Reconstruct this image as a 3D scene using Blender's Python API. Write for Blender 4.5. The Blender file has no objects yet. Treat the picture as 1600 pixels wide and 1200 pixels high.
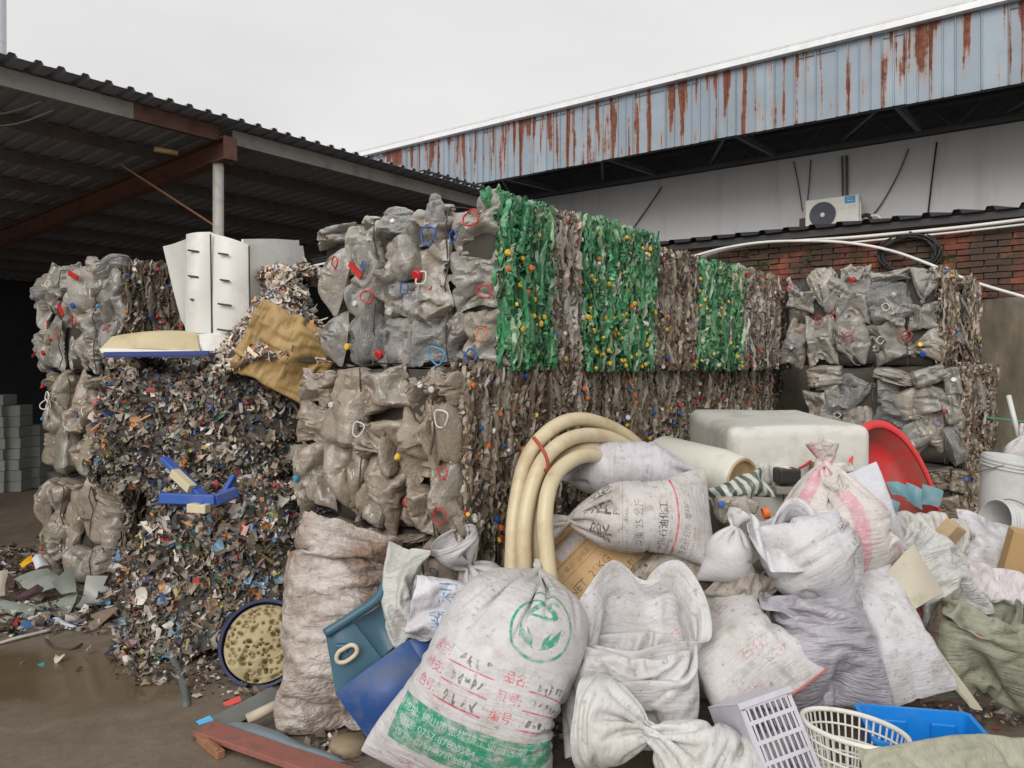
import bpy, bmesh, math, random
import numpy as np
from mathutils import Vector, Matrix, Euler

# ------------------------------------------------------------------ camera, world, light
SC = bpy.context.scene
COL = SC.collection
F_PX, HOR, EYE = 1209.0, 572.0, 1.70           # focal length in photo pixels, horizon row, eye height (m)
cam = bpy.data.cameras.new('camera'); cam_o = bpy.data.objects.new('camera', cam); COL.objects.link(cam_o)
cam.sensor_width = 36; cam.lens = 36*F_PX/1600; cam.shift_y = -(600-HOR)/1600; cam.clip_end = 500; cam.clip_start = .05
cam_o.location = (0, 0, EYE); cam_o.rotation_euler = (math.radians(90), 0, 0)
SC.camera = cam_o
SC.view_settings.view_transform = 'Standard'; SC.view_settings.look = 'None'
SC.view_settings.exposure = 0.3; SC.view_settings.gamma = 1.0; SC.view_settings.use_curve_mapping = False
SC.cycles.max_bounces = 8; SC.cycles.transparent_max_bounces = 8; SC.cycles.use_denoising = True

W = bpy.data.worlds.new('World'); SC.world = W; W.use_nodes = True
wn = W.node_tree; wn.nodes.clear()
def wnode(t, **k):
    n = wn.nodes.new(t)
    for a, b in k.items(): setattr(n, a, b)
    return n
w_out = wnode('ShaderNodeOutputWorld'); w_bg = wnode('ShaderNodeBackground')
w_sky = wnode('ShaderNodeTexSky', sky_type='NISHITA', sun_disc=False)
w_sky.sun_elevation = math.radians(30); w_sky.sun_rotation = math.radians(204); w_sky.air_density = 1.0; w_sky.dust_density = 6.0
w_tc = wnode('ShaderNodeTexCoord'); w_map = wnode('ShaderNodeMapping'); w_map.inputs['Scale'].default_value = (1, 1, 2.6)
w_no = wnode('ShaderNodeTexNoise'); w_no.inputs['Scale'].default_value = 2.2; w_no.inputs['Detail'].default_value = 5
w_cr = wnode('ShaderNodeValToRGB')
w_cr.color_ramp.elements[0].position = .3; w_cr.color_ramp.elements[0].color = (7.0, 6.98, 6.95, 1)
w_cr.color_ramp.elements[1].position = .7; w_cr.color_ramp.elements[1].color = (8.5, 8.35, 8.2, 1)
w_mx = wnode('ShaderNodeMix', data_type='RGBA'); w_mx.inputs[0].default_value = .93      # an even overcast layer over the sky
wl = wn.links.new
wl(w_tc.outputs['Generated'], w_map.inputs[0]); wl(w_map.outputs[0], w_no.inputs['Vector']); wl(w_no.outputs[0], w_cr.inputs[0])
wl(w_sky.outputs[0], w_mx.inputs[6]); wl(w_cr.outputs[0], w_mx.inputs[7]); wl(w_mx.outputs[2], w_bg.inputs[0])
w_bg.inputs[1].default_value = .089
wl(w_bg.outputs[0], w_out.inputs[0])
sun = bpy.data.lights.new('sun', 'SUN'); sun_o = bpy.data.objects.new('sun', sun); COL.objects.link(sun_o)
sun.energy = 1.5; sun.angle = math.radians(40); sun.color = (1, .97, .93)
sun_o.rotation_euler = (math.radians(60), 0, math.radians(-24)); sun_o.location = (0, 0, 20)

# ------------------------------------------------------------------ small helpers
def S(r, g, b):
    f = lambda c: (c/255/12.92 if c/255 <= .04045 else ((c/255+.055)/1.055)**2.4)
    return (f(r), f(g), f(b))
def at(px, py, d): return Vector(((px-800)/F_PX*d, d, EYE-(py-HOR)/F_PX*d))       # a photo pixel at depth d, as a point of the yard
U = Vector((-.797, .604, 0)); V = Vector((.604, .797, 0)); YAW = math.atan2(-.604, .797)      # the yard's grid: U to the far left, V to the far right
def grid_pt(t, q, z=0): return U*t + V*q + Vector((0, 0, z))
def on_wall(px, py, q):                                       # a pixel on the wall plane V = q
    a = (px-800)/F_PX; y = q/(.604*a+.797); return at(px, py, y)
rnd = random.Random(7)

def tag(o, label=None, cat=None, group=None, kind=None):
    if label: o['label'] = label
    if cat: o['category'] = cat
    if group: o['group'] = group
    if kind: o['kind'] = kind
    return o
def empty(name, loc=(0, 0, 0), rz=0, label=None, cat=None, group=None):
    o = bpy.data.objects.new(name, None); COL.objects.link(o); o.location = loc; o.rotation_euler = (0, 0, rz); o.empty_display_size = .1
    return tag(o, label, cat, group)
def link(name, me, parent=None, mat=None, loc=None, rot=None, scale=None):
    o = bpy.data.objects.new(name, me); COL.objects.link(o)
    if mat and not me.materials: me.materials.append(mat)
    if parent: o.parent = parent
    if loc is not None: o.location = loc
    if rot is not None: o.rotation_euler = rot
    if scale is not None: o.scale = scale
    return o
def mesh(name, verts, faces, mat=None, smooth=False, col=None, sharp=None, uv=None):
    me = bpy.data.meshes.new(name)
    verts = np.asarray(verts, np.float32).reshape(-1, 3)
    if isinstance(faces, np.ndarray):
        k = faces.shape[1]; nf = len(faces)
        me.vertices.add(len(verts)); me.vertices.foreach_set('co', verts.ravel())
        me.loops.add(nf*k); me.loops.foreach_set('vertex_index', faces.astype(np.int32).ravel())
        me.polygons.add(nf); me.polygons.foreach_set('loop_start', np.arange(0, nf*k, k, dtype=np.int32))
        me.polygons.foreach_set('loop_total', np.full(nf, k, np.int32))
        me.update(calc_edges=True)
    else:
        me.from_pydata(verts.tolist(), [], faces); me.update()
    if uv is not None:
        l = me.uv_layers.new(name='UVMap'); l.data.foreach_set('uv', np.asarray(uv, np.float32).ravel())
    if col is not None:
        a = me.color_attributes.new('Col', 'FLOAT_COLOR', 'POINT')
        c = np.ones((len(verts), 4), np.float32); c[:, :3] = col; a.data.foreach_set('color', c.ravel())
    if smooth:
        me.shade_smooth()
        if sharp: me.set_sharp_from_angle(angle=math.radians(sharp))
    if mat: me.materials.append(mat)
    return me

class MB:
    """collects simple solids into one mesh"""
    def __init__(s): s.v = []; s.f = []
    def add(s, v, f):
        o = len(s.v); s.v += [tuple(p) for p in v]; s.f += [tuple(i+o for i in q) for q in f]; return s
    def box(s, c, d, rot=None):
        x, y, z = d[0]/2, d[1]/2, d[2]/2
        v = [Vector(p) for p in ((-x,-y,-z),(x,-y,-z),(x,y,-z),(-x,y,-z),(-x,-y,z),(x,-y,z),(x,y,z),(-x,y,z))]
        if rot is not None:
            R = rot if isinstance(rot, Matrix) else Euler(rot).to_matrix(); v = [R@p for p in v]
        return s.add([p+Vector(c) for p in v], [(0,3,2,1),(4,5,6,7),(0,1,5,4),(1,2,6,5),(2,3,7,6),(3,0,4,7)])
    def beam(s, a, b, w, h, up=(0, 0, 1)):
        a = Vector(a); b = Vector(b); d = b-a; L = d.length; d.normalize(); x = d.cross(Vector(up))
        if x.length < 1e-4: x = d.cross(Vector((1, 0, 0)))
        x.normalize(); z = x.cross(d); R = Matrix((x, d, z)).transposed()
        return s.box((a+b)/2, (w, L, h), R)
    def tube(s, pts, r, n=8, closed=False, cap=True):
        pts = [Vector(p) for p in pts]; m = len(pts); rr = r if hasattr(r, '__len__') else [r]*m
        v = []; prev = None
        for i, p in enumerate(pts):
            a = pts[(i-1) % m] if (closed or i) else p; b = pts[(i+1) % m] if (closed or i < m-1) else p
            d = (b-a).normalized()
            if prev is None:
                x = d.orthogonal().normalized()
            else:
                x = prev-d*prev.dot(d); x.normalize()
            prev = x; y = d.cross(x)
            v += [p+(x*math.cos(k*2*math.pi/n)+y*math.sin(k*2*math.pi/n))*rr[i] for k in range(n)]
        f = []
        for i in range(m if closed else m-1):
            j = (i+1) % m
            f += [(i*n+k, i*n+(k+1) % n, j*n+(k+1) % n, j*n+k) for k in range(n)]
        if cap and not closed: f += [tuple(range(n-1, -1, -1)), tuple(range((m-1)*n, m*n))]
        return s.add(v, f)
    def lathe(s, prof, n=24, M=None, sx=1, sy=1, cap0=False, cap1=False):
        v = []
        for (r, z) in prof: v += [Vector((math.cos(k*2*math.pi/n)*r*sx, math.sin(k*2*math.pi/n)*r*sy, z)) for k in range(n)]
        f = []
        for i in range(len(prof)-1): f += [(i*n+k, i*n+(k+1) % n, (i+1)*n+(k+1) % n, (i+1)*n+k) for k in range(n)]
        if cap0: f.append(tuple(range(n-1, -1, -1)))
        if cap1: f.append(tuple(range((len(prof)-1)*n, len(prof)*n)))
        if M is not None: v = [M@p for p in v]
        return s.add(v, f)
    def mesh(s, name, mat, smooth=False, sharp=None): return mesh(name, s.v, s.f, mat, smooth, sharp=sharp)
    def obj(s, name, mat, parent=None, smooth=False, sharp=None, bevel=0, **k):
        o = link(name, s.mesh(name, mat, smooth, sharp), parent, **k)
        if bevel:
            b = o.modifiers.new('edge', 'BEVEL'); b.width = bevel; b.segments = 2; b.limit_method = 'ANGLE'
        return o
def spline(pts, m):
    return [Vector(p) for p in resample(np.array([tuple(p) for p in pts]), m)]

# ------------------------------------------------------------------ materials
def material(name):
    m = bpy.data.materials.new(name); m.use_nodes = True; nt = m.node_tree
    return m, nt, nt.nodes['Principled BSDF']
def nd(nt, t, **k):
    n = nt.nodes.new(t)
    for a, b in k.items():
        if a.startswith('i_'): n.inputs[a[2:]].default_value = b
        else: setattr(n, a, b)
    return n
def noise(nt, scale, detail=4, vec=None, rough=.55, dist=0):
    n = nd(nt, 'ShaderNodeTexNoise'); n.inputs['Scale'].default_value = scale; n.inputs['Detail'].default_value = detail
    n.inputs['Roughness'].default_value = rough; n.inputs['Distortion'].default_value = dist
    if vec is not None: nt.links.new(vec, n.inputs['Vector'])
    return n.outputs[0]
def ramp(nt, fac, stops):
    r = nd(nt, 'ShaderNodeValToRGB'); e = r.color_ramp.elements
    while len(e) < len(stops): e.new(.5)
    for k, (p, c) in enumerate(stops):
        e[k].position = p; e[k].color = (*(c if hasattr(c, '__len__') else (c, c, c)), 1)
    nt.links.new(fac, r.inputs[0]); return r.outputs[0]
def mix(nt, fac, a, b, mode='MIX'):
    m = nd(nt, 'ShaderNodeMix', data_type='RGBA', blend_type=mode)
    for sock, v in ((m.inputs[0], fac), (m.inputs[6], a), (m.inputs[7], b)):
        if hasattr(v, 'links') or hasattr(v, 'is_linked'): nt.links.new(v, sock)
        elif hasattr(v, '__len__'): sock.default_value = (*v[:3], 1)
        else: sock.default_value = v
    return m.outputs[2]
def math_(nt, op, a, b=0.0):
    m = nd(nt, 'ShaderNodeMath', operation=op)
    for sock, v in ((m.inputs[0], a), (m.inputs[1], b)):
        if hasattr(v, 'is_linked'): nt.links.new(v, sock)
        else: sock.default_value = v
    return m.outputs[0]
def bump(nt, b, h, strength=.3, dist=.01):
    n = nd(nt, 'ShaderNodeBump'); n.inputs['Strength'].default_value = strength; n.inputs['Distance'].default_value = dist
    nt.links.new(h, n.inputs['Height']); nt.links.new(n.outputs[0], b.inputs['Normal']); return n
def coords(nt, kind='Object', scale=None):
    c = nd(nt, 'ShaderNodeTexCoord').outputs[kind]
    if scale:
        mp = nd(nt, 'ShaderNodeMapping'); mp.inputs['Scale'].default_value = scale; nt.links.new(c, mp.inputs[0]); c = mp.outputs[0]
    return c
def geo_pos(nt): return nd(nt, 'ShaderNodeNewGeometry').outputs['Position']
def plain(name, col, rough=.5, dirt=.0, dirt_col=S(96, 82, 66), dscale=6, metal=0, var=.12, bumpk=0, bscale=40, spec=.5, obj_var=0, world=False, lo=.5, hi=.68):
    """a solid coloured surface with faint tone variation and dirt patches"""
    m, nt, b = material(name)
    c = geo_pos(nt) if world else coords(nt)
    base = mix(nt, noise(nt, dscale*.6, 3, c), [x*(1-var) for x in col], [min(1, x*(1+var)) for x in col])
    if obj_var:
        r = nd(nt, 'ShaderNodeObjectInfo').outputs['Random']
        base = mix(nt, 1.0, base, ramp(nt, r, [(0, 1-obj_var), (1, 1+obj_var)]), 'MULTIPLY')
    if dirt:
        d = ramp(nt, noise(nt, dscale, 8, c, .65), [(lo, 0), (hi, dirt)])
        base = mix(nt, d, base, dirt_col)
        rr = mix(nt, d, (rough,)*3, (min(1, rough+.3),)*3); nt.links.new(rr, b.inputs['Roughness'])
    else: b.inputs['Roughness'].default_value = rough
    nt.links.new(base, b.inputs['Base Color'])
    b.inputs['Metallic'].default_value = metal; b.inputs['Specular IOR Level'].default_value = spec
    if bumpk: bump(nt, b, noise(nt, bscale, 5, c), bumpk, .01)
    return m
def vcol(name, rough=.4, spec=.5, dirt=.25, dirt_col=S(92, 80, 68), bumpk=.15, trans=0):
    """colour from the mesh: scraps of many colours, dusty"""
    m, nt, b = material(name)
    a = nd(nt, 'ShaderNodeAttribute', attribute_name='Col').outputs['Color']
    c = coords(nt)
    d = ramp(nt, noise(nt, 9, 6, c, .65), [(.42, 0), (.7, dirt)])
    nt.links.new(mix(nt, d, a, dirt_col), b.inputs['Base Color'])
    b.inputs['Roughness'].default_value = rough; b.inputs['Specular IOR Level'].default_value = spec
    if bumpk: bump(nt, b, noise(nt, 60, 4, c), bumpk, .008)
    if trans:
        t = nd(nt, 'ShaderNodeBsdfTranslucent'); nt.links.new(a, t.inputs[0]); ms = nd(nt, 'ShaderNodeMixShader'); ms.inputs[0].default_value = trans
        out = nt.nodes['Material Output']; nt.links.new(b.outputs[0], ms.inputs[1]); nt.links.new(t.outputs[0], ms.inputs[2]); nt.links.new(ms.outputs[0], out.inputs[0])
    return m
def bottle_mat(name, clean, dusty, dust=.5, clear=.35, rough=.18):
    """crushed clear plastic: glossy, partly see-through face on, dusty in patches, each bottle a little different"""
    m, nt, b = material(name)
    oi = nd(nt, 'ShaderNodeObjectInfo').outputs['Random']
    c = coords(nt); p = geo_pos(nt)
    tone = ramp(nt, oi, [(0, .72), (.5, 1.0), (1, 1.2)])
    base = mix(nt, 1.0, clean, tone, 'MULTIPLY')
    base = mix(nt, ramp(nt, noise(nt, 3.2, 5, c), [(.35, 0), (.7, .6)]), base, [x*.62 for x in clean])
    dn = math_(nt, 'ADD', noise(nt, 5.5, 7, p, .66), math_(nt, 'MULTIPLY', oi, .22))
    dm = ramp(nt, dn, [(.75-dust*.45, 0), (.92-dust*.4, .92)])
    base = mix(nt, dm, base, dusty)
    nt.links.new(base, b.inputs['Base Color'])
    nt.links.new(mix(nt, dm, (rough,)*3, (.6,)*3), b.inputs['Roughness'])
    b.inputs['Specular IOR Level'].default_value = .65; b.inputs['Coat Weight'].default_value = .5; b.inputs['Coat Roughness'].default_value = .06
    def ridge(sc, ds): return math_(nt, 'SUBTRACT', 1.0, math_(nt, 'ABSOLUTE', math_(nt, 'SUBTRACT', math_(nt, 'MULTIPLY', noise(nt, sc, 2, p, .5, ds), 2.0), 1.0)))
    bump(nt, b, mix(nt, .4, mix(nt, .5, ridge(9, .8), ridge(19, .6)), noise(nt, 46, 3, p)), .75, .022)
    lw = nd(nt, 'ShaderNodeLayerWeight'); lw.inputs['Blend'].default_value = .35
    tr = nd(nt, 'ShaderNodeBsdfTransparent'); tr.inputs[0].default_value = (*[min(1, x*1.5+.2) for x in clean], 1)
    f = math_(nt, 'MULTIPLY', math_(nt, 'SUBTRACT', 1.0, lw.outputs['Facing']), clear)
    f = math_(nt, 'MULTIPLY', f, math_(nt, 'SUBTRACT', 1.0, dm))
    ms = nd(nt, 'ShaderNodeMixShader'); nt.links.new(f, ms.inputs[0])
    nt.links.new(b.outputs[0], ms.inputs[1]); nt.links.new(tr.outputs[0], ms.inputs[2]); nt.links.new(ms.outputs[0], nt.nodes['Material Output'].inputs[0])
    return m
def woven(name, col, dirt=.4, dirt_col=S(120, 108, 95), img=None, rough=.5, wr=.5, seed=0, trans=.0, edge=None, fine=.06, dscale=3.0, wscale=(2.2, 17, 1)):
    """woven sack cloth: weave and crease relief in the sack's own UV, grime, optional print"""
    m, nt, b = material(name)
    uv = nd(nt, 'ShaderNodeTexCoord').outputs['UV']; p = geo_pos(nt)
    mp = nd(nt, 'ShaderNodeMapping'); mp.inputs['Scale'].default_value = wscale; mp.inputs['Location'].default_value = (seed*3.1, seed*1.7, 0); nt.links.new(uv, mp.inputs[0])
    base = mix(nt, noise(nt, 2.5, 4, p), [x*.92 for x in col], [min(1, x*1.06) for x in col])
    if img is not None:
        t = nd(nt, 'ShaderNodeTexImage', image=img, extension='CLIP', interpolation='Cubic'); nt.links.new(uv, t.inputs[0])
        worn = ramp(nt, noise(nt, 26, 5, p, .7), [(.36, .3), (.56, 1)])
        base = mix(nt, math_(nt, 'MULTIPLY', t.outputs['Alpha'], worn), base, t.outputs['Color'])
    mp2 = nd(nt, 'ShaderNodeMapping'); mp2.inputs['Location'].default_value = (seed*2.3, seed, seed*.7); nt.links.new(p, mp2.inputs[0])
    d = ramp(nt, noise(nt, dscale, 9, mp2.outputs[0], .68), [(.42, 0), (.72, dirt)])
    base = mix(nt, d, base, dirt_col)
    base = mix(nt, ramp(nt, noise(nt, 11, 6, mp2.outputs[0], .7), [(.5, 0), (.68, min(1, dirt*.9))]), base, dirt_col)
    sp = ramp(nt, noise(nt, 34, 4, mp2.outputs[0], .6), [(.6, 0), (.7, dirt)])
    base = mix(nt, sp, base, [x*.6 for x in dirt_col])
    if edge is not None:                                   # a coloured seam end
        sx = nd(nt, 'ShaderNodeSeparateXYZ'); nt.links.new(uv, sx.inputs[0])
        e = ramp(nt, sx.outputs[1], [(edge[1], 1), (edge[1]+.012, 0)])
        base = mix(nt, e, base, edge[0])
    nt.links.new(base, b.inputs['Base Color'])
    b.inputs['Roughness'].default_value = rough; b.inputs['Specular IOR Level'].default_value = .45
    h = mix(nt, .4, noise(nt, 1.0, 3, mp.outputs[0], .5, .6), noise(nt, 3.0, 2, mp.outputs[0], .45, .4))
    def ridge(sc, v, ds): return math_(nt, 'SUBTRACT', 1.0, math_(nt, 'ABSOLUTE', math_(nt, 'SUBTRACT', math_(nt, 'MULTIPLY', noise(nt, sc, 2, v, .5, ds), 2.0), 1.0)))
    h = mix(nt, .45, h, mix(nt, .5, ridge(1.5, mp.outputs[0], 1.0), ridge(6.5, mp2.outputs[0], 1.2)))
    bump(nt, b, mix(nt, fine, h, noise(nt, 120, 2, p)), wr*.62, .05)
    if trans:
        t = nd(nt, 'ShaderNodeBsdfTranslucent'); nt.links.new(base, t.inputs[0]); ms = nd(nt, 'ShaderNodeMixShader'); ms.inputs[0].default_value = trans
        nt.links.new(b.outputs[0], ms.inputs[1]); nt.links.new(t.outputs[0], ms.inputs[2]); nt.links.new(ms.outputs[0], nt.nodes['Material Output'].inputs[0])
    return m

# ---------------------------------------------------------------- cloth sack solver
def resample(pts, m):
    pts = np.asarray(pts, float)
    if len(pts) > 2:                                   # smooth catmull-rom through the points
        q = []
        for i in range(len(pts)-1):
            p0 = pts[max(i-1,0)]; p1 = pts[i]; p2 = pts[i+1]; p3 = pts[min(i+2,len(pts)-1)]
            for t in np.linspace(0,1,12,endpoint=False):
                q.append(.5*((2*p1)+(-p0+p2)*t+(2*p0-5*p1+4*p2-p3)*t*t+(-p0+3*p1-3*p2+p3)*t**3))
        q.append(pts[-1]); pts = np.array(q)
    d = np.r_[0, np.cumsum(np.linalg.norm(np.diff(pts,axis=0),axis=1))]
    s = np.linspace(0,d[-1],m)
    return np.stack([np.interp(s,d,pts[:,k]) for k in range(3)],1)

def sack_sim(spine, width, normal, cell=.016, slack=1.0, fill=.75, top='sewn', bottom='sewn', tie_at=None, tie_r=.025,
             planes=(), balls=(), steps=220, seed=0, grav=.00025, hyd=.6, fill_h=1.0, kp=.0022, hold=.15, hold_top=None, noise=.004, flat=.3, sweeps=2, end_pull=.5, damp=.93, pins=(), pin_r=.09):
    """A woven tube (rows bottom to top) blown up by its filling; returns verts, rows M, columns N."""
    rng = np.random.default_rng(seed)
    spine = np.asarray(spine, float)
    Ls = np.linalg.norm(np.diff(resample(spine,60),axis=0),axis=1).sum()
    h = Ls*slack
    M = max(8,int(round(h/cell))+1); N = max(12,int(round(width/cell/2))*4)
    dx = 2*width/N; dy = h/(M-1)
    A = resample(spine, M)
    T = np.gradient(A,axis=0); T /= np.linalg.norm(T,axis=1)[:,None]
    n = np.asarray(normal,float); n = n/np.linalg.norm(n)
    S = np.cross(T, n); S /= np.linalg.norm(S,axis=1)[:,None]     # width direction, to the right seen from in front
    Nn = np.cross(T, S); Nn = np.where((Nn@n)[:,None]<0,-Nn,Nn)
    ang = np.arange(N)*2*math.pi/N
    # front half: columns 0..N/2 run left to right on the front
    cx = -np.cos(ang); cn = np.sin(ang)
    a = width*.5*.93
    P = A[:,None,:] + S[:,None,:]*(cx*a)[None,:,None] + Nn[:,None,:]*(cn*a*flat)[None,:,None]
    low = rng.normal(0,1,(M//6+2,N//6+1,3))
    def up(g):
        r = np.linspace(0,g.shape[0]-1.001,M); c = (np.arange(N)*(g.shape[1])/N)
        r0=r.astype(int); fr=(r-r0)[:,None,None]; c0=c.astype(int)%g.shape[1]; c1=(c0+1)%g.shape[1]; fc=(c-c.astype(int))[None,:,None]
        return (g[r0][:,c0]*(1-fr)*(1-fc)+g[r0+1][:,c0]*fr*(1-fc)+g[r0][:,c1]*(1-fr)*fc+g[r0+1][:,c1]*fr*fc)
    P = P + up(low)*noise*1.6 + rng.normal(0,noise*.5,P.shape)
    P = P.reshape(-1,3).astype(np.float32); Q = P.copy()
    idx = np.arange(M*N).reshape(M,N)
    sets = []
    def add(i,j,l,k): sets.append((i.ravel(),j.ravel(),np.float32(l),np.float32(k)))
    R1 = np.roll(idx,-1,1)
    for p in (0,1): add(idx[:,p::2],R1[:,p::2],dx,.5)
    for p in (0,1): add(idx[p:M-1:2],idx[p+1:M:2][:len(idx[p:M-1:2])],dy,.5)
    dl = math.hypot(dx,dy)
    for p in (0,1):
        add(idx[p:M-1:2],R1[p+1:M:2][:len(idx[p:M-1:2])],dl,.12)
        add(R1[p:M-1:2],idx[p+1:M:2][:len(R1[p:M-1:2])],dl,.12)
    R2 = np.roll(idx,-2,1)
    bend=[]
    cm = np.arange(N)%4
    for g in ((0,1),(2,3)):
        m = np.isin(cm,g); bend.append((idx[:,m].ravel(),R2[:,m].ravel(),np.float32(2*dx)))
    rm = np.arange(M-2)%4
    for g in ((0,1),(2,3)):
        m = np.where(np.isin(rm,g))[0]; bend.append((idx[m].ravel(),idx[m+2].ravel(),np.float32(2*dy)))
    opp = (N-np.arange(N))%N
    w_ = width
    tea = w_**3*(h/(math.pi*w_)-.142*(1-10**(-h/w_)))
    Vt = fill*tea*fill_h
    prow = np.clip((fill_h*M-np.arange(M))/4+.5,0,1).astype(np.float32)[:,None,None] if fill_h<1 else np.ones((M,1,1),np.float32)
    hold_row = np.full(M,hold,np.float32)
    if hold_top is not None: hold_row[int(fill_h*M):] = hold_top
    tie_rows = []
    for ta in (() if tie_at is None else (tie_at if hasattr(tie_at,'__len__') else (tie_at,))):
        tr = int(ta*(M-1)); tie_rows += [r for r in (tr-1,tr,tr+1) if 0<=r<M]
    pn = []
    for fr,fc,tgt in pins:
        r=int(fr*(M-1)); c=int(round(fc*N))%N; k=max(1,int(pin_r/dx))
        pn.append(([idx[r,(c+j)%N] for j in range(-k,k+1)], np.array([1-abs(j)/(k+1) for j in range(-k,k+1)],np.float32)[:,None], np.asarray(tgt,np.float32)))
    A = A.astype(np.float32); T = T.astype(np.float32)
    up_z = np.array([0,0,1],np.float32)
    for it in range(steps):
        G = P.reshape(M,N,3)
        tu = np.roll(G,-1,1)-np.roll(G,1,1)
        tv = np.empty_like(G); tv[1:-1]=G[2:]-G[:-2]; tv[0]=G[1]-G[0]; tv[-1]=G[-1]-G[-2]
        nr = np.cross(tu,tv)
        V = abs(float((nr*(G-G.mean((0,1)))).sum())/12)
        nl = np.linalg.norm(nr,axis=2,keepdims=True)+1e-9
        nr/=nl
        sgn = 1.0 if float((nr*(G-G.mean(1,keepdims=True))).sum())>0 else -1.0
        zt = G[...,2].max(); zr = max(zt-G[...,2].min(),1e-3)
        pr = kp*np.clip(Vt/max(V,1e-6)-1,-.3,2.5)*(1-hyd+2*hyd*(zt-G[...,2:3])/zr)*prow
        v = (P-Q)*np.float32(damp)
        Q = P
        P = P + v + (sgn*nr*pr).reshape(-1,3).astype(np.float32)
        P[:,2] -= np.float32(grav)
        for sw in range(sweeps):
            for i,j,l,k in sets:
                d = P[j]-P[i]; L = np.sqrt((d*d).sum(1))+1e-9
                c = (d*(k*(1-l/L))[:,None]) if k>=.4 else d*(k*(1-l/L))[:,None]
                P[i]+=c; P[j]-=c
        for i,j,l in bend:
            d = P[j]-P[i]; L = np.sqrt((d*d).sum(1))+1e-9
            f = np.minimum(0,L-l*.8)/L*.12
            c = d*f[:,None]; P[i]+=c; P[j]-=c
        G = P.reshape(M,N,3)
        if bottom=='sewn':
            for r,k in ((0,1.0),):
                m=(G[r]+G[r][opp])*.5; G[r]=m*k+G[r]*(1-k)
        if top=='sewn':
            m=(G[-1]+G[-1][opp])*.5; G[-1]=m
        for r in tie_rows:
            c = G[r].mean(0); d = G[r]-c; L=np.linalg.norm(d,axis=1,keepdims=True)+1e-9
            rr = tie_r*(.7+.3*np.cos(np.arange(N)*.9))[:,None]
            k = min(1.0, it/60+.05)
            G[r]=c+d*(1-k+k*np.minimum(1,rr/L))
        c = G.mean(1)
        dd = A-c
        lat = dd-(dd*T).sum(1,keepdims=True)*T*.7
        G += (lat*hold_row[:,None])[:,None,:]
        for e,kk in ((0,end_pull),(M-1,end_pull if hold_top is None else 0)):
            G[e] += (A[e]-G[e].mean(0))*np.float32(.2*kk)
        for ii,wt,tg in pn:
            dlt = tg-P[ii[len(ii)//2]]
            P[ii] += dlt*wt*np.float32(min(.45,.03+.02*it))
        for q,nn in planes:
            q=np.asarray(q,np.float32); nn=np.asarray(nn,np.float32); nn=nn/np.linalg.norm(nn)
            s = (P-q)@nn
            m = s<0
            if m.any():
                P[m]-= s[m][:,None]*nn
                Q[m] = P[m]-(P[m]-Q[m])*.3
        for q,rad in balls:
            d = P-np.asarray(q,np.float32); L=np.linalg.norm(d,axis=1); m=L<rad
            if m.any():
                P[m]+= d[m]/L[m][:,None]*(rad-L[m])[:,None]; Q[m]=P[m]
    return P.reshape(M,N,3), M, N
# ------------------------------------------------------------------ ground
def crumple(P, seed, amps, freqs, tri=True):
    r = np.random.default_rng(seed); out = np.zeros_like(P)
    for a, f in zip(amps, freqs):
        for _ in range(3):
            k = r.normal(0, 1, 3); k *= f/np.linalg.norm(k); ph = r.uniform(0, 6.28); d = r.normal(0, 1, 3); d *= a/np.linalg.norm(d)
            x = P@k+ph
            w = (np.abs((x/6.283) % 1-.5)*4-1) if tri else np.sin(x)
            out += w[..., None]*d
    return out

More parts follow.
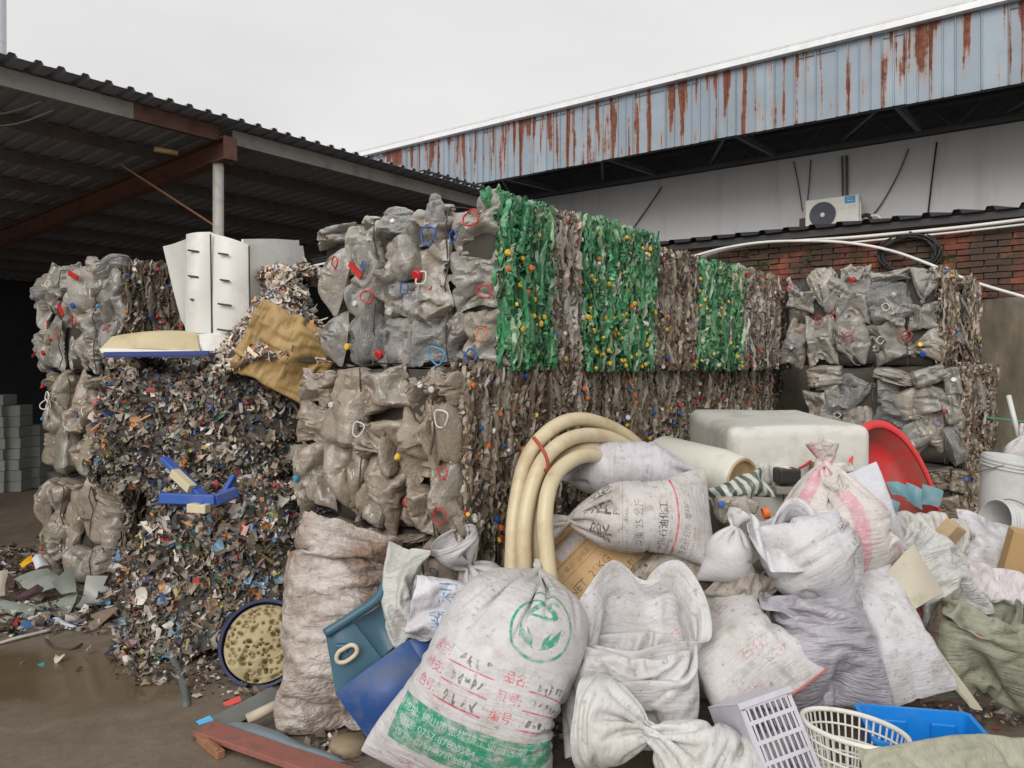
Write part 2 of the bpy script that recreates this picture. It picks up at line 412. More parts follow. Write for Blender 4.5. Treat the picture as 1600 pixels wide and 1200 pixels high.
def build_ground():
    m, nt, b = material('wet_concrete'); p = geo_pos(nt)
    big = noise(nt, .55, 6, p, .6, .4); fine = noise(nt, 9, 8, p, .7)
    base = ramp(nt, big, [(.3, S(98, 87, 73)), (.5, S(124, 112, 97)), (.7, S(146, 136, 121))])
    base = mix(nt, ramp(nt, fine, [(.3, .0), (.75, .6)]), base, S(76, 66, 56))
    # a shallow muddy puddle at the near corner and a film of wet around it
    sx = nd(nt, 'ShaderNodeSeparateXYZ'); nt.links.new(p, sx.inputs[0])
    def dist2(cx, cy, rx, ry):
        ax = math_(nt, 'DIVIDE', math_(nt, 'SUBTRACT', sx.outputs[0], cx), rx); ay = math_(nt, 'DIVIDE', math_(nt, 'SUBTRACT', sx.outputs[1], cy), ry)
        return math_(nt, 'ADD', math_(nt, 'MULTIPLY', ax, ax), math_(nt, 'MULTIPLY', ay, ay))
    pud = math_(nt, 'ADD', dist2(-2.35, 4.25, 1.0, .62), math_(nt, 'MULTIPLY', math_(nt, 'SUBTRACT', noise(nt, 1.7, 5, p), .5), 2.4))
    wet = ramp(nt, pud, [(.35, 1), (1.25, 0)])
    mud = mix(nt, noise(nt, 3.2, 5, p, .6, 1.5), S(84, 70, 52), S(112, 96, 74))
    base = mix(nt, math_(nt, 'MULTIPLY', wet, .85), base, mud)
    nt.links.new(base, b.inputs['Base Color'])
    rr = mix(nt, wet, mix(nt, big, (.8,)*3, (.45,)*3), (.09,)*3); nt.links.new(rr, b.inputs['Roughness'])
    bm_ = bump(nt, b, mix(nt, .35, fine, noise(nt, 40, 4, p)), .5, .02)
    nt.links.new(math_(nt, 'SUBTRACT', .5, math_(nt, 'MULTIPLY', wet, .47)), bm_.inputs['Strength'])
    n = 90; xs = np.linspace(-6, 6, n); ys = np.linspace(1, 11, n)
    X, Y = np.meshgrid(xs, ys); rg = np.random.default_rng(3); Z = np.zeros_like(X)
    for _ in range(14):
        k = rg.normal(0, 1.6, 2); Z += np.sin(X*k[0]+Y*k[1]+rg.uniform(0, 6))*.0035
    fade = np.clip(np.minimum.reduce([X+6, 6-X, Y-1, 11-Y])/1.0, 0, 1); Z = Z*fade
    vs = np.stack([X, Y, Z], -1).reshape(-1, 3); idx = np.arange(n*n).reshape(n, n)
    q = np.stack([idx[:-1, :-1], idx[:-1, 1:], idx[1:, 1:], idx[1:, :-1]], -1).reshape(-1, 4).tolist()
    R = 300; o = len(vs); vs = vs.tolist()+[(-R, -R, 0), (R, -R, 0), (R, R, 0), (-R, R, 0), (-6, 1, 0), (6, 1, 0), (6, 11, 0), (-6, 11, 0)]
    q += [(o, o+1, o+5, o+4), (o+1, o+2, o+6, o+5), (o+2, o+3, o+7, o+6), (o+3, o, o+4, o+7)]
    tag(link('ground', mesh('ground', vs, q, m, True)), 'wet muddy concrete yard with a shallow puddle', 'ground', kind='structure')
build_ground()

# ------------------------------------------------------------------ open shed
ROOF_LOW = S(78, 80, 86)
M_roof = plain('roof_sheet_grey', S(138, 141, 151), .55, .35, S(60, 54, 50), 1.6, var=.15)
M_steel = plain('galvanised_steel', S(150, 147, 142), .5, .6, S(112, 92, 78), 3, var=.1)
M_rust = plain('red_oxide_steel', S(104, 72, 62), .7, .6, S(72, 42, 36), 5, var=.2)
M_purlin = plain('dark_purlin_steel', S(112, 106, 102), .6, .5, S(88, 58, 46), 3)
M_post = plain('white_painted_post', S(205, 203, 196), .5, .45, S(140, 126, 110), 7)
M_dark = plain('shade_tinted_wall', S(58, 58, 62), .9, .5, S(40, 40, 42), 1.2)  # interior shade of the shed put into the wall colour
def corrugated(w, L, ribs, h, rib_w, up=1):
    """one sheet: width w along x, length L along y, trapezoid ribs"""
    xs, zs = [0.0], [0.0]
    p = w/ribs
    for k in range(ribs):
        c = p*(k+.5)
        for dx, z in ((-rib_w, 0), (-rib_w*.55, h), (rib_w*.55, h), (rib_w, 0)): xs.append(c+dx); zs.append(z)
    xs.append(w); zs.append(0.0)
    n = len(xs); t = .0015
    v = [(x, 0, z) for x, z in zip(xs, zs)]+[(x, L, z) for x, z in zip(xs, zs)]
    v += [(x, 0, z-t) for x, z in zip(xs, zs)]+[(x, L, z-t) for x, z in zip(xs, zs)]
    f = []
    for i in range(n-1):
        f += [(i, i+1, n+i+1, n+i), (2*n+i+1, 2*n+i, 3*n+i, 3*n+i+1), (2*n+i, 2*n+i+1, i+1, i), (n+i, n+i+1, 3*n+i+1, 3*n+i)]
    f += [(0, n, 3*n, 2*n), (n-1, 3*n-1+0, 4*n-1, 2*n-1)] if False else []
    return v, f

def build_shed():
    E0 = Vector((-3.337, 8.97, 0)); zE = 4.49; fall = .057; depth = 13.0
    sh = empty('shed', (E0.x, E0.y, 0), 0, 'open sided grey metal shed with dark interior and one white post', 'shed')
    def L(s, t, z): return V*s+U*t+Vector((0, 0, z))                 # along the eave, inwards, up (relative to E0)
    v, f = corrugated(.885, depth+.25, 4, .035, .045); sheet = mesh('roof_sheet', v, f, M_roof)
    ang = math.atan(fall)
    R = (Matrix((V, U, Vector((0, 0, 1)))).transposed().to_4x4() @ Matrix.Rotation(-ang, 4, 'X'))
    k = -8.0; i = 0
    while k < 5.9:
        o = link('roof_sheet', sheet, sh); o.matrix_local = Matrix.Translation(L(k, -.25, zE+.0+.014+rnd.uniform(-.003, .004))) @ R
        k += .86; i += 1
    # a higher lapping bay of roof at the far end
    sheet2 = mesh('roof_sheet', *corrugated(.885, 5.0, 4, .035, .045), M_roof)
    for j in range(4):
        o = link('roof_sheet', sheet2, sh); o.matrix_local = Matrix.Translation(L(3.55+j*.86, .2, zE+.24)) @ R
    MB().beam(L(3.5, .3, zE+.15), L(7.0, .3, zE+.15), .05, .14).obj('eave_purlin', M_purlin, sh)
    # eave channel in two galvanised lengths with a red length between
    for a, b_, m_ in ((-8, -1.05, M_steel), (-1.05, -.05, M_rust), (.12, 6.2, M_steel)):
        mb = MB().beam(L(a, .02, zE-.105), L(b_, .02, zE-.105), .012, .17).beam(L(a, .055, zE-.025), L(b_, .055, zE-.025), .06, .012).beam(L(a, .055, zE-.184), L(b_, .055, zE-.184), .06, .012)
        mb.obj('eave_channel', m_, sh)
    for j in range(1, 10):
        t = j*1.25
        MB().beam(L(-8, t, zE-.085-fall*t), L(6.2, t, zE-.085-fall*t), .055, .13).obj('purlin', M_purlin, sh)
    for s in (0.0, -7.2):
        a = L(s, -.12, zE-.165); e = L(s, 12.6, zE-.165-fall*12.7)
        mb = MB().beam(a, e, .16, .02).beam(a-Vector((0, 0, .24)), e-Vector((0, 0, .24)), .16, .02).beam(a-Vector((0, 0, .12)), e-Vector((0, 0, .12)), .014, .225)
        mb.beam(a+V*.0+Vector((0, 0, -.12))-U*.008, a+Vector((0, 0, -.12))+U*.008, .17, .26)
        mb.obj('rafter', M_rust, sh)
        MB().lathe([(.062, 0), (.062, zE-.425)], 18, Matrix.Translation(L(s, .12, 0))).obj('post', M_post, sh, True, 60)
        MB().box(L(s, .12, zE-.42), (.2, .2, .02), (0, 0, YAW)).obj('post_plate', M_rust, sh)
    MB().tube([L(-.04, .14, zE-1.15), L(-.75, .9, zE-.47)], .013, 6).obj('brace', plain('rusty_rod', S(150, 100, 78), .7, .4), sh)
    MB().tube([L(-.65, .35, zE-.36), L(-.40, .3, zE-.36)], .03, 10).obj('pipe_stub', plain('brass_pipe', S(170, 140, 96), .4), sh, True)
    cab = spline([L(-3.9, .1, zE-.15), L(-3.2, .3, zE-.42), L(-2.3, .35, zE-.4), L(-1.9, .1, zE-.22)], 20)
    MB().tube(cab, .009, 5).obj('cable', plain('grey_cable', S(120, 118, 115), .6), sh)
    MB().tube([c+Vector((0.05, .1, -.05-.04*math.sin(k/19*3.14))) for k, c in enumerate(cab)], .008, 5).obj('cable', bpy.data.materials['grey_cable'], sh)
    # closed sides
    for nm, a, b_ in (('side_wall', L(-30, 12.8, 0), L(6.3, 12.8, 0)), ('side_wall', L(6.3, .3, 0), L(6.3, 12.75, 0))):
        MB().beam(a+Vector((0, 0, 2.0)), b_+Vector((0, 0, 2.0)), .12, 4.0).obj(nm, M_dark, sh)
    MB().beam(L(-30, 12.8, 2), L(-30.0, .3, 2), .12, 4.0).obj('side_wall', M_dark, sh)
    return E0
E0 = build_shed()

# concrete block stacks inside the shed
M_block = plain('cast_concrete', S(128, 130, 126), .9, .4, S(96, 96, 92), 9, obj_var=.12, bumpk=.4)
bm_ = MB().box((0, 0, .072), (.24, .34, .14)).mesh('concrete_block', M_block)
def stack(px, d, n, tagline, w=1.0, ypx=765):
    base = at(px, HOR+EYE*F_PX/d, d)
    for k in range(n):
        o = link('concrete_block', bm_, loc=(base.x+rnd.uniform(-.012, .012), d+rnd.uniform(-.012, .012), .003+k*.146), rot=(0, 0, .12+rnd.uniform(-.05, .05)), scale=(w, 1, 1))
        nth = ['bottom', 'second', 'third', 'fourth', 'fifth', 'sixth', 'seventh', 'eighth', 'ninth'][k]
        tag(o, '%s block of the %s' % ('lowest' if k == 0 else ('topmost' if k == n-1 else nth), tagline), 'concrete block', 'concrete blocks stacked inside the shed')
stack(27, 10.6, 8, 'taller full stack of grey blocks in the shed')
stack(57, 10.9, 6, 'shorter stack of grey blocks beside the bales')
stack(1, 10.5, 9, 'stack of grey blocks cut by the picture edge')

# ------------------------------------------------------------------ far pole
MB().lathe([(.36, 0), (.30, 22)], 20).obj('flue_pipe', plain('white_metal_flue', S(205, 212, 220), .4, .2), None, True, loc=at(-2, HOR, 36)*1 - Vector((0, 0, EYE)))
tag(bpy.data.objects['flue_pipe'], 'tall pale metal flue rising behind the shed roof', 'chimney')

# ------------------------------------------------------------------ warehouse: wall, canopy with rusty fascia
QW, QF, QB = 14.13, 11.84, 9.416
def build_warehouse():
    m, nt, b = material('white_plaster'); p = geo_pos(nt)
    base = mix(nt, noise(nt, 1.3, 7, p, .65), S(226, 228, 232), S(236, 236, 236))
    mp = nd(nt, 'ShaderNodeMapping'); mp.inputs['Scale'].default_value = (5, 5, .35); nt.links.new(p, mp.inputs[0])
    base = mix(nt, ramp(nt, noise(nt, 1, 6, mp.outputs[0], .6), [(.5, 0), (.75, .25)]), base, S(150, 150, 148))
    nt.links.new(base, b.inputs['Base Color']); b.inputs['Roughness'].default_value = .85; bump(nt, b, noise(nt, 30, 5, p), .1, .01)
    wh = empty('warehouse', grid_pt(4, QW), 0, 'white plastered warehouse wall behind the brick wall', 'building')
    O = grid_pt(4, QW)
    def loc(t, q, z): return grid_pt(t, q, z)-O
    MB().beam(loc(-6, QW+.1, 2.72), loc(22, QW+.1, 2.72), .2, 5.44).obj('wall', m, wh)
    ca = empty('canopy', grid_pt(4, QF, 5.3), 0, 'long canopy with rust streaked pale blue fascia sheets over the white wall', 'canopy')
    O = grid_pt(4, QF, 5.3)
    # fascia sheets
    f, ft, fb = material('rusty_blue_sheet')
    uv = coords(ft, 'Generated'); oi = nd(ft, 'ShaderNodeObjectInfo').outputs['Random']; gp = geo_pos(ft)
    base = mix(ft, oi, S(138, 152, 166), S(156, 170, 182))
    base = mix(ft, ramp(ft, noise(ft, 2.2, 6, gp, .6), [(.4, 0), (.75, .5)]), base, S(120, 132, 144))
    sep = nd(ft, 'ShaderNodeSeparateXYZ'); ft.links.new(gp, sep.inputs[0])
    cmb = nd(ft, 'ShaderNodeCombineXYZ')
    tt = math_(ft, 'SUBTRACT', math_(ft, 'MULTIPLY', sep.outputs[1], .604), math_(ft, 'MULTIPLY', sep.outputs[0], .797))   # along the wall
    ft.links.new(math_(ft, 'MULTIPLY', tt, 8.5), cmb.inputs[0]); ft.links.new(math_(ft, 'MULTIPLY', sep.outputs[2], .55), cmb.inputs[2])
    streak = noise(ft, 1.0, 3, cmb.outputs[0], .5, .15)
    patch_ = noise(ft, .45, 2, gp)
    h = math_(ft, 'DIVIDE', math_(ft, 'SUBTRACT', sep.outputs[2], 5.33), 1.05)          # 0 foot .. 1 top of the sheet
    thr = math_(ft, 'ADD', math_(ft, 'ADD', streak, math_(ft, 'MULTIPLY', math_(ft, 'SUBTRACT', patch_, .5), .35)), math_(ft, 'MULTIPLY', math_(ft, 'SUBTRACT', h, .5), .06))
    thr = math_(ft, 'ADD', thr, math_(ft, 'MULTIPLY', math_(ft, 'SUBTRACT', noise(ft, 9, 6, gp, .75), .5), .22))
    rust = ramp(ft, thr, [(.55, 0), (.60, 1)])
    halo = ramp(ft, thr, [(.48, 0), (.575, .5)])
    base = mix(ft, halo, base, S(170, 130, 96))
    rc = mix(ft, ramp(ft, noise(ft, 14, 5, gp, .7), [(.35, 0), (.65, 1)]), S(98, 58, 50), S(136, 86, 66))
    base = mix(ft, rust, base, rc)
    ft.links.new(base, fb.inputs['Base Color']); ft.links.new(mix(ft, rust, (.5,)*3, (.9,)*3), fb.inputs['Roughness'])
    # sheet profile: two pans with standing ribs; x along the fascia, z up
    def sheet_mesh(pans):
        w = .3; xs = []; 
        for k in range(pans):
            a = w/pans*k; xs += [(a, -.022), (a+.012, -.022), (a+.02, 0), (a+w/pans-.008, 0)]
        xs.append((w, -.022)); n = len(xs)
        v = [(x, y, 0) for x, y in xs]+[(x, y, 1.05) for x, y in xs]
        return mesh('fascia_sheet', v, [(i, i+1, n+i+1, n+i) for i in range(n-1)], f)
    sm = [sheet_mesh(2), sheet_mesh(1), sheet_mesh(2)]
    R = Matrix((-U, V, Vector((0, 0, 1)))).transposed().to_4x4()
    t = -3.0; i = 0
    while t < 16:
        o = link('fascia_sheet', sm[rnd.randrange(3)], ca); o.matrix_local = Matrix.Translation(grid_pt(t+.3, QF+rnd.uniform(-.006, .006), 5.33+rnd.uniform(-.006, .006))-O) @ R
        t += .302; i += 1
    def loc(t, q, z): return grid_pt(t, q, z)-O
    white = plain('white_flashing', S(236, 238, 240), .35, .15)
    MB().beam(loc(-3, QF-.06, 6.43), loc(16, QF-.06, 6.43), .13, .09).beam(loc(-3, QF+.5, 6.5), loc(16, QF+.5, 6.5), 1.2, .01).obj('roof_flashing', white, ca)
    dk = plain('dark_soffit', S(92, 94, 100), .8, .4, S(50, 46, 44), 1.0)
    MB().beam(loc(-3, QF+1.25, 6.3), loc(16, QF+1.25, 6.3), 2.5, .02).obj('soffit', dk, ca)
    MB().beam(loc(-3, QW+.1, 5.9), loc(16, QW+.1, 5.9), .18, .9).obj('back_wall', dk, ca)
    st = plain('dark_truss_steel', S(96, 98, 102), .6, .5, S(90, 62, 50), 3)
    for q, z0, z1 in ((QF+.08, 5.36, 5.75), (QW-.18, 5.47, 5.85), (QF+1.1, 5.85, 6.2)):
        mb = MB().beam(loc(-3, q, z0), loc(16, q, z0), .06, .06).beam(loc(-3, q, z1), loc(16, q, z1), .05, .05)
        tt_ = -3.0; up_ = True
        while tt_ < 15.6:
            mb.beam(loc(tt_, q, z0 if up_ else z1), loc(tt_+.4, q, z1 if up_ else z0), .025, .025); tt_ += .4; up_ = not up_
        mb.obj('truss', st, ca)
    for tt_ in np.arange(-2.4, 16, 2.35):
        mb = MB().beam(loc(tt_, QF+.05, 5.42), loc(tt_, QW-.05, 5.52), .07, .09).beam(loc(tt_+.05, QF+.1, 5.48), loc(tt_+1.2, QW-.2, 5.56), .045, .045)
        mb.beam(loc(tt_, QF+.1, 6.2), loc(tt_, QF+1.1, 5.5), .035, .035).obj('bracket', st, ca)
    for z_ in (5.95, 6.12): MB().beam(loc(-3, QF+.7+ (z_-5.95)*3, z_), loc(16, QF+.7+(z_-5.95)*3, z_), .05, .1).obj('purlin', st, ca)
    o = MB().tube([grid_pt(-3, QF+.02, 6.56), grid_pt(16, QF+.02, 6.56)], .006, 5).obj('lightning_wire', plain('thin_wire', S(190, 190, 190), .5))
    for k in range(10): pass
    tag(o, 'thin wire running along the top edge of the canopy roof', 'wire')
build_warehouse()

# ------------------------------------------------------------------ air conditioner and wall cables
def build_ac():
    c = on_wall(1299, 361, QW-.55); 
    white = plain('cream_enamel', S(226, 226, 218), .35, .25, S(150, 140, 120), 6)
    dark = plain('dark_grille', S(74, 78, 90), .5)
    ac = empty('air_conditioner', c, YAW, 'cream air conditioner outdoor unit standing against the white wall', 'air conditioner')
    ac.scale = (.82, .82, .82); w, d, h = 1.05, .36, .66
    o = MB().box((0, d/2, h/2+.03), (w, d, h)).obj('casing', white, ac, bevel=.02)
    cx, cz, r = -.17, h/2+.02, .27
    M = Matrix.Translation((cx, -.004, cz)) @ Matrix.Rotation(math.pi/2, 4, 'X')
    MB().lathe([(r*1.03, 0), (r*1.03, .012), (r*.98, .012), (r*.98, .002)], 40, M).obj('fan_ring', white, ac, True, 40)
    MB().lathe([(r*.98, .003), (.0, .003)], 40, M).obj('fan_opening', dark, ac)
    mb = MB()
    for k in range(6):
        rr = r*(.3+.13*k); mb.lathe([(rr, .008), (rr+.008, .012), (rr+.012, .008)], 40, M)
    for k in range(16):
        a = k*math.pi/8; mb.beam((cx+.06*math.cos(a), -.014, cz+.06*math.sin(a)), (cx+r*.98*math.cos(a), -.014, cz+r*.98*math.sin(a)), .004, .004)
    mb.obj('grille', plain('grey_grille_wire', S(98, 102, 114), .5), ac)
    MB().lathe([(.045, .014), (.045, .02), (0, .022)], 20, M).obj('fan_hub', white, ac)
    MB().box((.36, -.003, h-.06), (.2, .006, .14)).obj('maker_plate', plain('cyan_label', S(40, 150, 205), .4), ac)
    mb = MB()
    for k in range(3): mb.beam((.30, -.008, h-.045-.0*k), (.30+.11, -.008, h-.03), .004, .016); 
    mb.beam((.31, -.008, h-.085), (.37, -.008, h-.08), .004, .014).beam((.385, -.008, h-.082), (.42, -.008, h-.08), .004, .014)
    mb.obj('maker_print', white, ac)
    MB().box((-.60, .16, .22), (.12, .2, .24)).obj('side_box', plain('rusty_box', S(84, 70, 66), .8, .5), ac)
    for x in (-.38, .38): MB().box((x, d/2, .015), (.09, d+.1, .03)).obj('foot', dark, ac)
    mb = MB()
    for k in range(3): mb.box((w/2+.012, .12, .18+.15*k), (.03, .07, .035))
    mb.box((w/2+.01, .2, .35), (.02, .22, .4)).obj('valve_cover', white, ac)
    blk = plain('black_cable', S(38, 38, 40), .6); gry = plain('grey_cable_sheath', S(96, 98, 100), .6); wht = plain('white_pvc', S(222, 222, 218), .35, .25, S(150, 138, 120), 5)
    def cable(name, pts, r, mt, label, cat='cable', group=None, q=QW-.05, n=24, smooth=True):
        P = spline([on_wall(x, y, q) for x, y in pts], n)
        tag(MB().tube(P, r, 8).obj(name, mt, None, smooth), label, cat, group)
    cable('cable', [(1240, 252), (1247, 285), (1254, 330)], .012, gry, 'grey cable slanting down to the far side of the air conditioner', group='cables on the white wall')
    cable('cable', [(1267, 250), (1265, 280), (1262, 312)], .012, gry, 'straighter grey cable dropping behind the air conditioner top', group='cables on the white wall')
    cable('cable', [(1420, 232), (1402, 275), (1375, 322), (1352, 348)], .013, gry, 'slack cable sloping from the canopy down to the pipes beside the air conditioner', group='cables on the white wall')
    cable('cable', [(1464, 222), (1457, 275), (1449, 345)], .014, blk, 'dark cable hanging alone on the white wall to the low roof edge', group='cables on the white wall')
    cable('cable', [(1034, 292), (1012, 325), (984, 364)], .012, blk, 'thin dark cable slanting down behind the green bale', group='cables on the white wall')
    cable('conduit', [(1316, 244), (1317, 312)], .018, gry, 'thinner of two conduit pipes rising from the air conditioner, on its fan side', 'conduit', 'conduit pair over the air conditioner')
    cable('conduit', [(1323, 243), (1323.5, 312)], .024, gry, 'thicker of two conduit pipes rising from the air conditioner, nearer its blue label', 'conduit', 'conduit pair over the air conditioner')
    cable('hose', [(1338, 352), (1344, 340), (1355, 336), (1362, 341)], .035, blk, 'black insulated pipe bent beside the air conditioner', 'pipe', q=QW-.4)
    cable('hose', [(1358, 339), (1370, 337), (1378, 345), (1380, 356)], .03, wht, 'short white pipe curling down beside the air conditioner', 'pipe', q=QW-.4)
build_ac()

# ------------------------------------------------------------------ brick wall with low dark roof behind it
def build_brick_wall():
    O = grid_pt(3, QB); bw = empty('brick_wall', O, YAW, 'old red brick wall with stained plaster below and a dark sheet coping', 'wall')
    # local frame: x = -U, y = V
    m, nt, b = material('old_red_brick'); oi = nd(nt, 'ShaderNodeObjectInfo').outputs['Random']; p = geo_pos(nt)
    base = ramp(nt, oi, [(0, S(84, 58, 50)), (.35, S(128, 72, 58)), (.7, S(146, 82, 64)), (1, S(96, 74, 64))])
    base = mix(nt, ramp(nt, noise(nt, 2.1, 7, p, .75), [(.40, 0), (.54, .92)]), base, S(70, 60, 52))
    base = mix(nt, ramp(nt, noise(nt, 22, 5, p, .7), [(.5, 0), (.75, .6)]), base, S(60, 48, 42))
    base = mix(nt, ramp(nt, noise(nt, 3.3, 5, p, .7), [(.54, 0), (.64, .7)]), base, S(66, 72, 46))
    nt.links.new(base, b.inputs['Base Color']); b.inputs['Roughness'].default_value = .95; bump(nt, b, noise(nt, 40, 5, p), .6, .01)
    mort = plain('dark_mortar', S(92, 82, 74), .95, .7, S(58, 54, 46), 5, world=True, bumpk=.5)
    MB().box((0, .14, 1.6), (13, .24, 3.2)).obj('wall_core', mort, bw)
    rg = random.Random(4); variants = []
    for k in range(6):
        mb = MB().box((0, 0, 0), (.236, .06, .056)); v = [(x+rg.uniform(-.005, .005), y+rg.uniform(-.006, .006), z+rg.uniform(-.004, .004)) for x, y, z in mb.v]
        variants.append(mesh('brick', v, mb.f, m))
    n = 0
    for c in range(12):
        z = 2.44+c*.066
        x = -1.95+(.125 if c % 2 else 0)
        while x < 4.3:
            if n < 300 and rg.random() > .04:
                o = link('brick', rg.choice(variants), bw, loc=(x, .008+rg.uniform(-.012, .014), z), rot=(rg.uniform(-.02, .02), rg.uniform(-.015, .015), rg.uniform(-.03, .03))); n += 1
            x += .25
    # stained cement render on the lower wall, its top edge broken
    m2, nt, b = material('stained_render'); p = geo_pos(nt)
    mp = nd(nt, 'ShaderNodeMapping'); mp.inputs['Scale'].default_value = (1.6, 1.6, .5); nt.links.new(p, mp.inputs[0])
    base = ramp(nt, noise(nt, 1.2, 8, mp.outputs[0], .68), [(.3, S(66, 60, 50)), (.5, S(108, 100, 86)), (.7, S(150, 144, 132))])
    nt.links.new(base, b.inputs['Base Color']); b.inputs['Roughness'].default_value = .9; bump(nt, b, noise(nt, 12, 8, p, .7), .4, .02)
    n_ = 60; xs = np.linspace(-2, 6.4, n_); top = 2.40+.02*np.sin(xs*9)+.015*np.sin(xs*23+1); v = []; f = []
    for x, t in zip(xs, top): v += [(x, -.012, 0), (x, -.012, t), (x, .02, t)]
    for i in range(n_-1): f += [(3*i, 3*i+3, 3*i+4, 3*i+1), (3*i+1, 3*i+4, 3*i+5, 3*i+2)]
    link('render_coat', mesh('render_coat', v, f, m2), bw)
    MB().box((0, .12, 3.215), (13, .34, .03)).obj('wall_coping', mort, bw)
    # sheet roof
    lr = empty('lean_to_roof', O+Vector((0, 0, 3.25)), YAW, 'low black corrugated roof sloping from the brick wall up to the white wall', 'roof')
    blk = plain('black_roof_sheet', S(52, 51, 54), .6, .4, S(80, 74, 68), 4)
    sh = mesh('roof_sheet', *corrugated(.9, 4.9, 3, .045, .05), blk); pitch = math.atan2(.72, 4.6)
    for k in range(14):
        o = link('roof_sheet', sh, lr); o.matrix_local = Matrix.Translation((-6.3+k*.885, -.14, .05+rnd.uniform(-.003, .004))) @ Matrix.Rotation(pitch, 4, 'X')
    MB().beam((-6.3, -.05, .0), (6, -.05, .0), .07, .075).obj('edge_beam', blk, lr)
build_brick_wall()
def build_wall_pipes():
    wht = bpy.data.materials['white_pvc']; blk = bpy.data.materials['black_cable']; q = QB-.12
    def pipe(pts, r, label, qq, n=40):
        P = spline([on_wall(x, y, qq) for x, y in pts], n); tag(MB().tube(P, r, 10).obj('pvc_pipe', wht, None, True), label, 'pipe', 'white pipes along the brick wall')
    pipe([(1070, 412), (1120, 394), (1180, 381), (1250, 376), (1330, 371), (1420, 363), (1510, 354), (1640, 338)], .018, 'white pipe following the roof edge along the top of the brick wall', q)
    pipe([(1072, 404), (1130, 388), (1200, 378), (1290, 377), (1350, 383), (1400, 394), (1450, 412), (1520, 440), (1600, 464), (1660, 482)], .017, 'white pipe sagging across the bricks down to the stained plaster', q-.06)
    pipe([(1330, 379), (1400, 372), (1500, 362), (1640, 346)], .012, 'thin white tube under the roof edge pipe', q+.02)
    c = on_wall(1420, 397, QB-.06); mb = MB(); rg = random.Random(2)
    for k in range(7):
        r = .25+rg.uniform(-.03, .03); ox, oz = rg.uniform(-.02, .02), rg.uniform(-.02, .02)
        mb.tube([(math.cos(a)*r*1.1+ox, -.03-rg.uniform(0, .05), math.sin(a)*r*.78+oz) for a in np.linspace(0, 6.283, 30)[:-1]], .011, 6, True)
    o = mb.obj('cable_coil', blk, None, True, loc=c, rot=(0, 0, YAW)); tag(o, 'coil of black cable hung on the brick wall under the white pipes', 'cable coil')
    for k, (x, y) in enumerate(((1165, 402), (1265, 410), (1475, 405), (1190, 418))):
        pl = MB(); b0 = on_wall(x, y, QB-.01)
        for j in range(26):
            d = Vector((rg.uniform(-1, 1), -rg.uniform(.2, .8), rg.uniform(-.2, 1))).normalized(); l = rg.uniform(.06, .16); s_ = Vector((rg.uniform(-1, 1), rg.uniform(-1, 1), rg.uniform(-1, 1))).normalized()*.008
            pl.add([b0, b0+d*l*.6+s_, b0+d*l-Vector((0, 0, l*.2)), b0+d*l*.6-s_], [(0, 1, 2, 3)])
        o = pl.obj('weed', plain('weed_green_%d' % k, S(84, 96, 52), .8)); tag(o, ['small weed under the white pipe above the green bale', 'weed tuft on the bricks between the two pipes', 'weed on the bricks beside the black cable coil', 'dry weed low on the bricks over the grey bale'][k], 'weed', 'weeds growing from the brick wall')
build_wall_pipes()
# ------------------------------------------------------------------ crushed bottles, strands, scraps
CLEAR = bottle_mat('clear_plastic', S(190, 190, 189), S(146, 132, 115), .28, .66, .1)
BROWN = bottle_mat('dusty_plastic', S(186, 178, 166), S(142, 128, 112), .68, .25, .2)
PALE = bottle_mat('pale_plastic', S(192, 189, 182), S(150, 139, 125), .42, .38, .15)
GREEN = bottle_mat('green_plastic', S(72, 156, 106), S(110, 140, 100), .35, .3, .2)
GREY = bottle_mat('grey_dirty_plastic', S(168, 164, 152), S(132, 122, 107), .75, .18, .25)
M_strand = vcol('flattened_bottle_edges', .3, .6, .4, S(104, 92, 78))
M_film = vcol('film_scraps', .42, .5, .3, S(84, 74, 64), trans=.08)
M_flake = vcol('pale_flakes', .5, .4, .1, S(150, 136, 120), trans=.08)
M_core = plain('packed_plastic', S(66, 60, 54), .7, .6, S(40, 37, 34), 9)  # core coloured dark so the gaps between bottles read as shaded seams
M_core_g = plain('packed_green_plastic', S(34, 82, 54), .6, .5, S(40, 52, 40), 9)
M_strap = plain('bale_wire', S(66, 60, 54), .6)
CAPC = {'red': S(196, 44, 46), 'blue': S(40, 88, 168), 'yellow': S(222, 188, 60), 'white': S(214, 212, 206), 'sky': S(70, 150, 196), 'orange': S(222, 110, 50), 'green': S(60, 140, 80)}
M_cap = {k: plain('cap_'+k, c, .4, .3, S(110, 96, 80), 30) for k, c in CAPC.items()}
M_capv = vcol('small_caps', .4, .5, .2)

